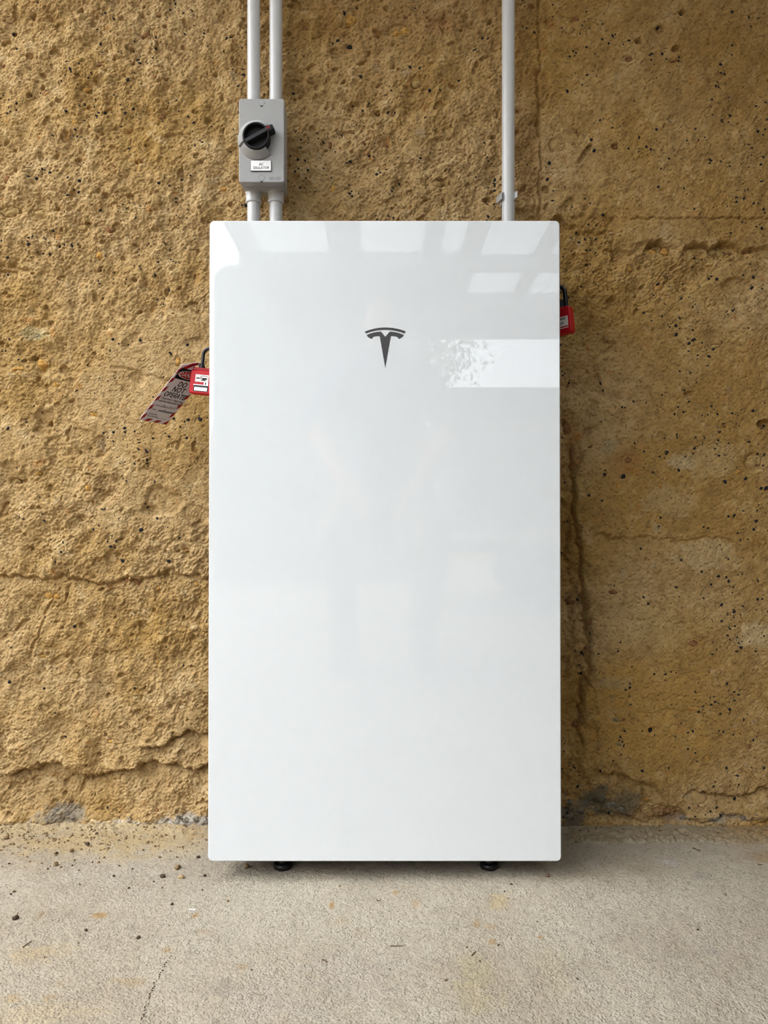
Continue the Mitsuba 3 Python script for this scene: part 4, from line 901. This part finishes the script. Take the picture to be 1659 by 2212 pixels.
# tree
matte('m_bark', (0.12, 0.09, 0.06))
scene['m_leaf'] = {'type': 'principledthin', 'base_color': rgb(0.085, 0.13, 0.045), 'roughness': 0.55, 'diff_trans': 0.5}
tree = thing('tree', 'leafy green tree beyond the carport, faintly mirrored right of the dark emblem', 'tree')
r = np.random.default_rng(91)
tc = np.array([0.0, -11.5, 3.9])
br = [tube([(tc[0], tc[1], 0), (tc[0] + .1, tc[1], 1.4), (tc[0] - .05, tc[1], 2.6), (tc[0] + .05, tc[1], 4.0)], [0.2, 0.16, 0.12, 0.05], 10)]
lv, lf, k_ = [], [], 0
for b in range(38):
    d = r.normal(size=3) * [1.0, 0.9, 0.75]; d /= max(np.linalg.norm(d), 1e-6)
    e = tc + d * np.array([1.6, 1.6, 1.9]) * r.uniform(0.55, 1.0)
    s0 = np.array([tc[0], tc[1], min(e[2] - 0.4, r.uniform(1.6, 3.6))])
    br.append(tube([s0, (s0 + e) / 2 + [0, 0, 0.12], e], [0.05, 0.03, 0.012], 6))
    for _ in range(260):
        c = e + r.normal(size=3) * [0.34, 0.36, 0.28]
        u_ = r.normal(size=3); u_ /= np.linalg.norm(u_); w_ = np.cross(u_, r.normal(size=3)); w_ /= np.linalg.norm(w_)
        l_ = r.uniform(0.05, 0.10); ww = l_ * 0.42
        lv += [c - u_ * l_, c + w_ * ww, c + u_ * l_, c - w_ * ww]; lf += [[k_, k_ + 1, k_ + 2], [k_, k_ + 2, k_ + 3]]; k_ += 4
obj('trunk', cat_mesh(br), 'm_bark', tree, smooth=60)
obj('foliage', trimesh.Trimesh(np.array(lv), lf, process=False), 'm_leaf', tree, smooth=False, kind='stuff')

# work ute with a canopy, parked side on under the roof
plastic('m_canopy', (0.26, 0.25, 0.235), 0.4)
plastic('m_tyre', (0.02, 0.02, 0.02), 0.8)
plastic('m_dark_glass', (0.02, 0.022, 0.025), 0.08)
plastic('m_chrome', (0.92, 0.92, 0.93), 0.18, metal=1.0)
plastic('m_bright', (0.90, 0.90, 0.89), 0.35)
ute = thing('work_vehicle', 'grey work vehicle with two oval locks, faintly mirrored at the right of the panel', 'vehicle')
yv = -2.85
can = box(1.50, yv - 0.80, 1.09, 2.16, 1.60, 1.08, 0.05); obj('canopy', can, 'm_canopy', ute)
obj('canopy_window', box(1.50, yv + 0.006, 1.50, 1.96, 0.02, 0.22, 0.006), 'm_dark_glass', ute)
obj('trim_strip', tube([(0.50, yv + 0.012, 1.35), (1.5, yv + 0.012, 1.35), (2.52, yv + 0.012, 1.35)], 0.016, 14), 'm_bright', ute, smooth=60)
obj('tray', box(1.50, yv - 0.80, 0.55, 2.20, 1.66, 0.07, 0.01), 'm_bright', ute)
def zoff(py): return H + ((CY - py) / F + 0.0216) * 5.5
for px in (993, 1140):
    xx = (px - CX) / F * 5.5
    lk = key_of('oval_lock', ute)
    an = np.linspace(0, 2 * math.pi, 33)
    path = np.column_stack([0.062 * np.cos(an), np.zeros(33), 0.036 * np.sin(an)]) + [xx, yv + 0.012, zoff(1040)]
    scene[lk] = mikit.ply(cat_mesh([tube(path, 0.012, 12), tube([(xx - 0.06, yv + 0.016, zoff(1040) - 0.002), (xx, yv + 0.026, zoff(1040)), (xx + 0.06, yv + 0.016, zoff(1040) + 0.002)], 0.010, 12)]), 'm_chrome', smooth=60); tag(lk, 'bright oval whale-tail lock')
cabp = Polygon([(2.62, 0.45), (4.55, 0.45), (4.62, 0.75), (4.50, 1.02), (3.75, 1.12), (3.30, 1.62), (2.78, 1.66), (2.62, 1.60)])
cm = trimesh.creation.extrude_polygon(cabp, 1.62, engine='earcut'); cm.apply_transform(frame([0, yv, 0], [1, 0, 0], [0, 0, 1], [0, -1, 0])); cm.invert() if cm.volume < 0 else None
obj('cab', cm, 'm_canopy', ute, smooth=False)
cw = trimesh.creation.extrude_polygon(Polygon([(2.75, 1.14), (3.62, 1.14), (3.25, 1.54), (2.82, 1.57)]), 0.01, engine='earcut'); cw.apply_transform(frame([0, yv + 0.009, 0], [1, 0, 0], [0, 0, 1], [0, -1, 0]))
obj('cab_window', cw, 'm_dark_glass', ute, smooth=False)
for xw in (1.25, 3.95):
    for yw in (yv - 0.11, yv - 1.50):
        w_ = lathe([(0.14, -0.11), (0.235, -0.11), (0.257, -0.08), (0.257, 0.08), (0.235, 0.11), (0.14, 0.11)], 40); w_.apply_transform(frame([xw, yw, 0.259], [1, 0, 0], [0, 0, 1], [0, -1, 0]))
        wk = obj('wheel', w_, 'm_tyre', ute, smooth=35)
        hb = lathe([(0.15, -0.09), (0.15, 0.09), (0.04, 0.11)], 30); hb.apply_transform(frame([xw, yw, 0.259], [1, 0, 0], [0, 0, 1], [0, -1, 0]))
        obj('hub', hb, 'm_canopy', wk, smooth=35)
obj('chassis', box(2.5, yv - 0.80, 0.47, 4.0, 0.9, 0.10, 0.01), 'm_tyre', ute)

# the person who takes the picture, half crouched behind the camera
import manifold3d as m3
plastic('m_skin', (0.50, 0.32, 0.24), 0.5)
matte('m_shirt', (0.10, 0.14, 0.24)); matte('m_trousers', (0.34, 0.29, 0.22)); matte('m_boot', (0.10, 0.065, 0.04)); matte('m_hair', (0.05, 0.035, 0.025))
def hull(a, ra, b, rb, n=20):
    s = [m3.Manifold.sphere(float(r_), n).translate([float(v_) for v_ in p_]) for p_, r_ in ((a, ra), (b, rb))]
    return m3.Manifold.batch_hull(s)
def chain(pts): 
    out = [hull(pts[i][0], pts[i][1], pts[i + 1][0], pts[i + 1][1]) for i in range(len(pts) - 1)]
    o = out[0]
    for q_ in out[1:]: o = o + q_
    return o
def soft(mf, L_=0.02, it=8):
    me = mf.refine_to_length(L_).to_mesh(); t_ = trimesh.Trimesh(me.vert_properties[:, :3], me.tri_verts, process=True)
    trimesh.smoothing.filter_taubin(t_, iterations=it); return t_
A = np.array
def tors(g): return [(A([0, -.80, .80]), .145 + g), (A([0, -.72, .96]), .130 + g), (A([0, -.60, 1.13]), .140 + g), (A([0, -.52, 1.24]), .110 + g)]
def arm(s, g): return [(A([s * .17, -.53, 1.22]), .062 + g), (A([s * .27, -.36, 1.00]), .046 + g), (A([s * .135, -.14, .77]), .036 + g), (A([s * .075, -.065, .69]), .028 + g)]
def leg(s, g): return [(A([s * .095, -.80, .78]), .100 + g), (A([s * .20, -.46, .58]), .066 + g), (A([s * .17, -.72, .13]), .043 + g), (A([s * .17, -.73, .075]), .042 + g)]
bod = chain(tors(0))
for s in (-1, 1):
    bod = bod + chain([(A([0, -.53, 1.22]), .095), (A([s * .15, -.53, 1.22]), .075)]) + chain([(A([0, -.80, .79]), .13), (A([s * .09, -.80, .78]), .105)])
    bod = bod + chain(arm(s, 0)) + chain(leg(s, 0)) + chain([(A([s * .17, -.74, .06]), .04), (A([s * .185, -.58, .035]), .030)])
    palm = hull(A([s * .068, -.055, .675]), .024, A([s * .058, -.030, .635]), .022); bod = bod + palm
    for i_, (zz, ln) in enumerate(((.668, .040), (.650, .045), (.632, .042), (.615, .033))):
        bod + chain([(A([s * .064, -.044, zz]), .0095), (A([s * .060, -.040, zz - .003]), .0088), (A([s * (.060 - ln * .7), -.042, zz - .006]), .0080)])
    bod = bod + chain([(A([s * .062, -.050, .690]), .011), (A([s * .046, -.048, .712]), .0098), (A([s * .026, -.044, .716]), .0088)])
bod = bod + chain([(A([0, -.52, 1.26]), .060), (A([0, -.475, 1.36]), .056)])
head = m3.Manifold.batch_hull([m3.Manifold.sphere(.092, 26).scale([.85, 1.0, 1.0]).translate([0, -.455, 1.465]), m3.Manifold.sphere(.05, 20).scale([1, 1, .8]).translate([0, -.400, 1.375])])
bod = bod + head + hull(A([0, -.360, 1.445]), .011, A([0, -.340, 1.415]), .014, 12)
for s in (-1, 1): bod = bod + m3.Manifold.sphere(.03, 14).scale([.35, .7, 1.0]).translate([s * .080, -.462, 1.440])
per = thing('person', 'person half crouched with a phone, faintly mirrored in the middle of the panel', 'person')
obj('body', soft(bod, 0.012, 6), 'm_skin', per, smooth=True)
sh = chain(tors(.012)) + chain([(A([0, -.53, 1.22]), .105), (A([.15, -.53, 1.22]), .085)]) + chain([(A([0, -.53, 1.22]), .105), (A([-.15, -.53, 1.22]), .085)])
for s in (-1, 1): sh = sh + chain([(a_, r_ + .012) for a_, r_ in arm(s, 0)[:2]])
obj('shirt', soft(sh), 'm_shirt', per, smooth=True)
tr = hull(A([-.09, -.80, .80]), .125, A([.09, -.80, .80]), .125)
for s in (-1, 1): tr = tr + chain([(a_, r_ + .014) for a_, r_ in leg(s, 0)[:3]])
obj('trousers', soft(tr), 'm_trousers', per, smooth=True)
for s in (-1, 1):
    bt = chain([(A([s * .17, -.74, .12]), .055), (A([s * .17, -.745, .055]), .052), (A([s * .187, -.565, .045]), .040)]).trim_by_plane([0, 0, 1], 0.006)
    obj('boot', soft(bt, 0.015, 4), 'm_boot', per, smooth=60)
hr = (m3.Manifold.sphere(.100, 26).scale([.86, 1.0, 1.0]).translate([0, -.465, 1.475])).trim_by_plane([0, -0.75, 0.66], 1.305)
obj('hair', soft(hr, 0.015, 4), 'm_hair', per, smooth=True)
for s in (-1, 1): obj('eye', put(trimesh.creation.icosphere(subdivisions=2, radius=.009), frame([s * .031, -.374, 1.462], [1, 0, 0], [0, 1, 0], [0, 0, 1])), 'm_hair', per, smooth=True)
ph = thing('phone', 'black phone held upright in both hands of the crouching person', 'phone')
pm = plate(.072, .148, .010, .008, .001); pm.apply_transform(frame([0, -.030, .625], [1, 0, 0], [0, 0, 1], [0, -1, 0])); obj('case', pm, 'm_black', ph)

# added earth banks round the yard, out of the frame: they block the low sky
bx, by = np.meshgrid(np.linspace(-16, 12, 57), np.linspace(-22, 3, 51))
d_out = np.maximum(np.maximum((-5.0 - bx) / 1.0, (-12.8 - by) / 1.0), 0)
bz = -0.03 + 3.1 * (1 - np.exp(-d_out / 1.3)) + 0.35 * meshkit.fbm(np.stack([bx, by, bx * 0], -1) * 0.7, 3, 4) * (d_out > 0)
bi = np.arange(bx.size).reshape(bx.shape); bq = np.stack([bi[:-1, :-1], bi[:-1, 1:], bi[1:, 1:], bi[1:, :-1]], -1).reshape(-1, 4)
obj('ground', trimesh.Trimesh(np.column_stack([bx.ravel(), by.ravel(), bz.ravel()]), np.vstack([bq[:, [0, 1, 2]], bq[:, [0, 2, 3]]]), process=False), 'm_stone_tan', smooth=True, kind='structure', label='unseen earth banks added round the yard to block the low sky')
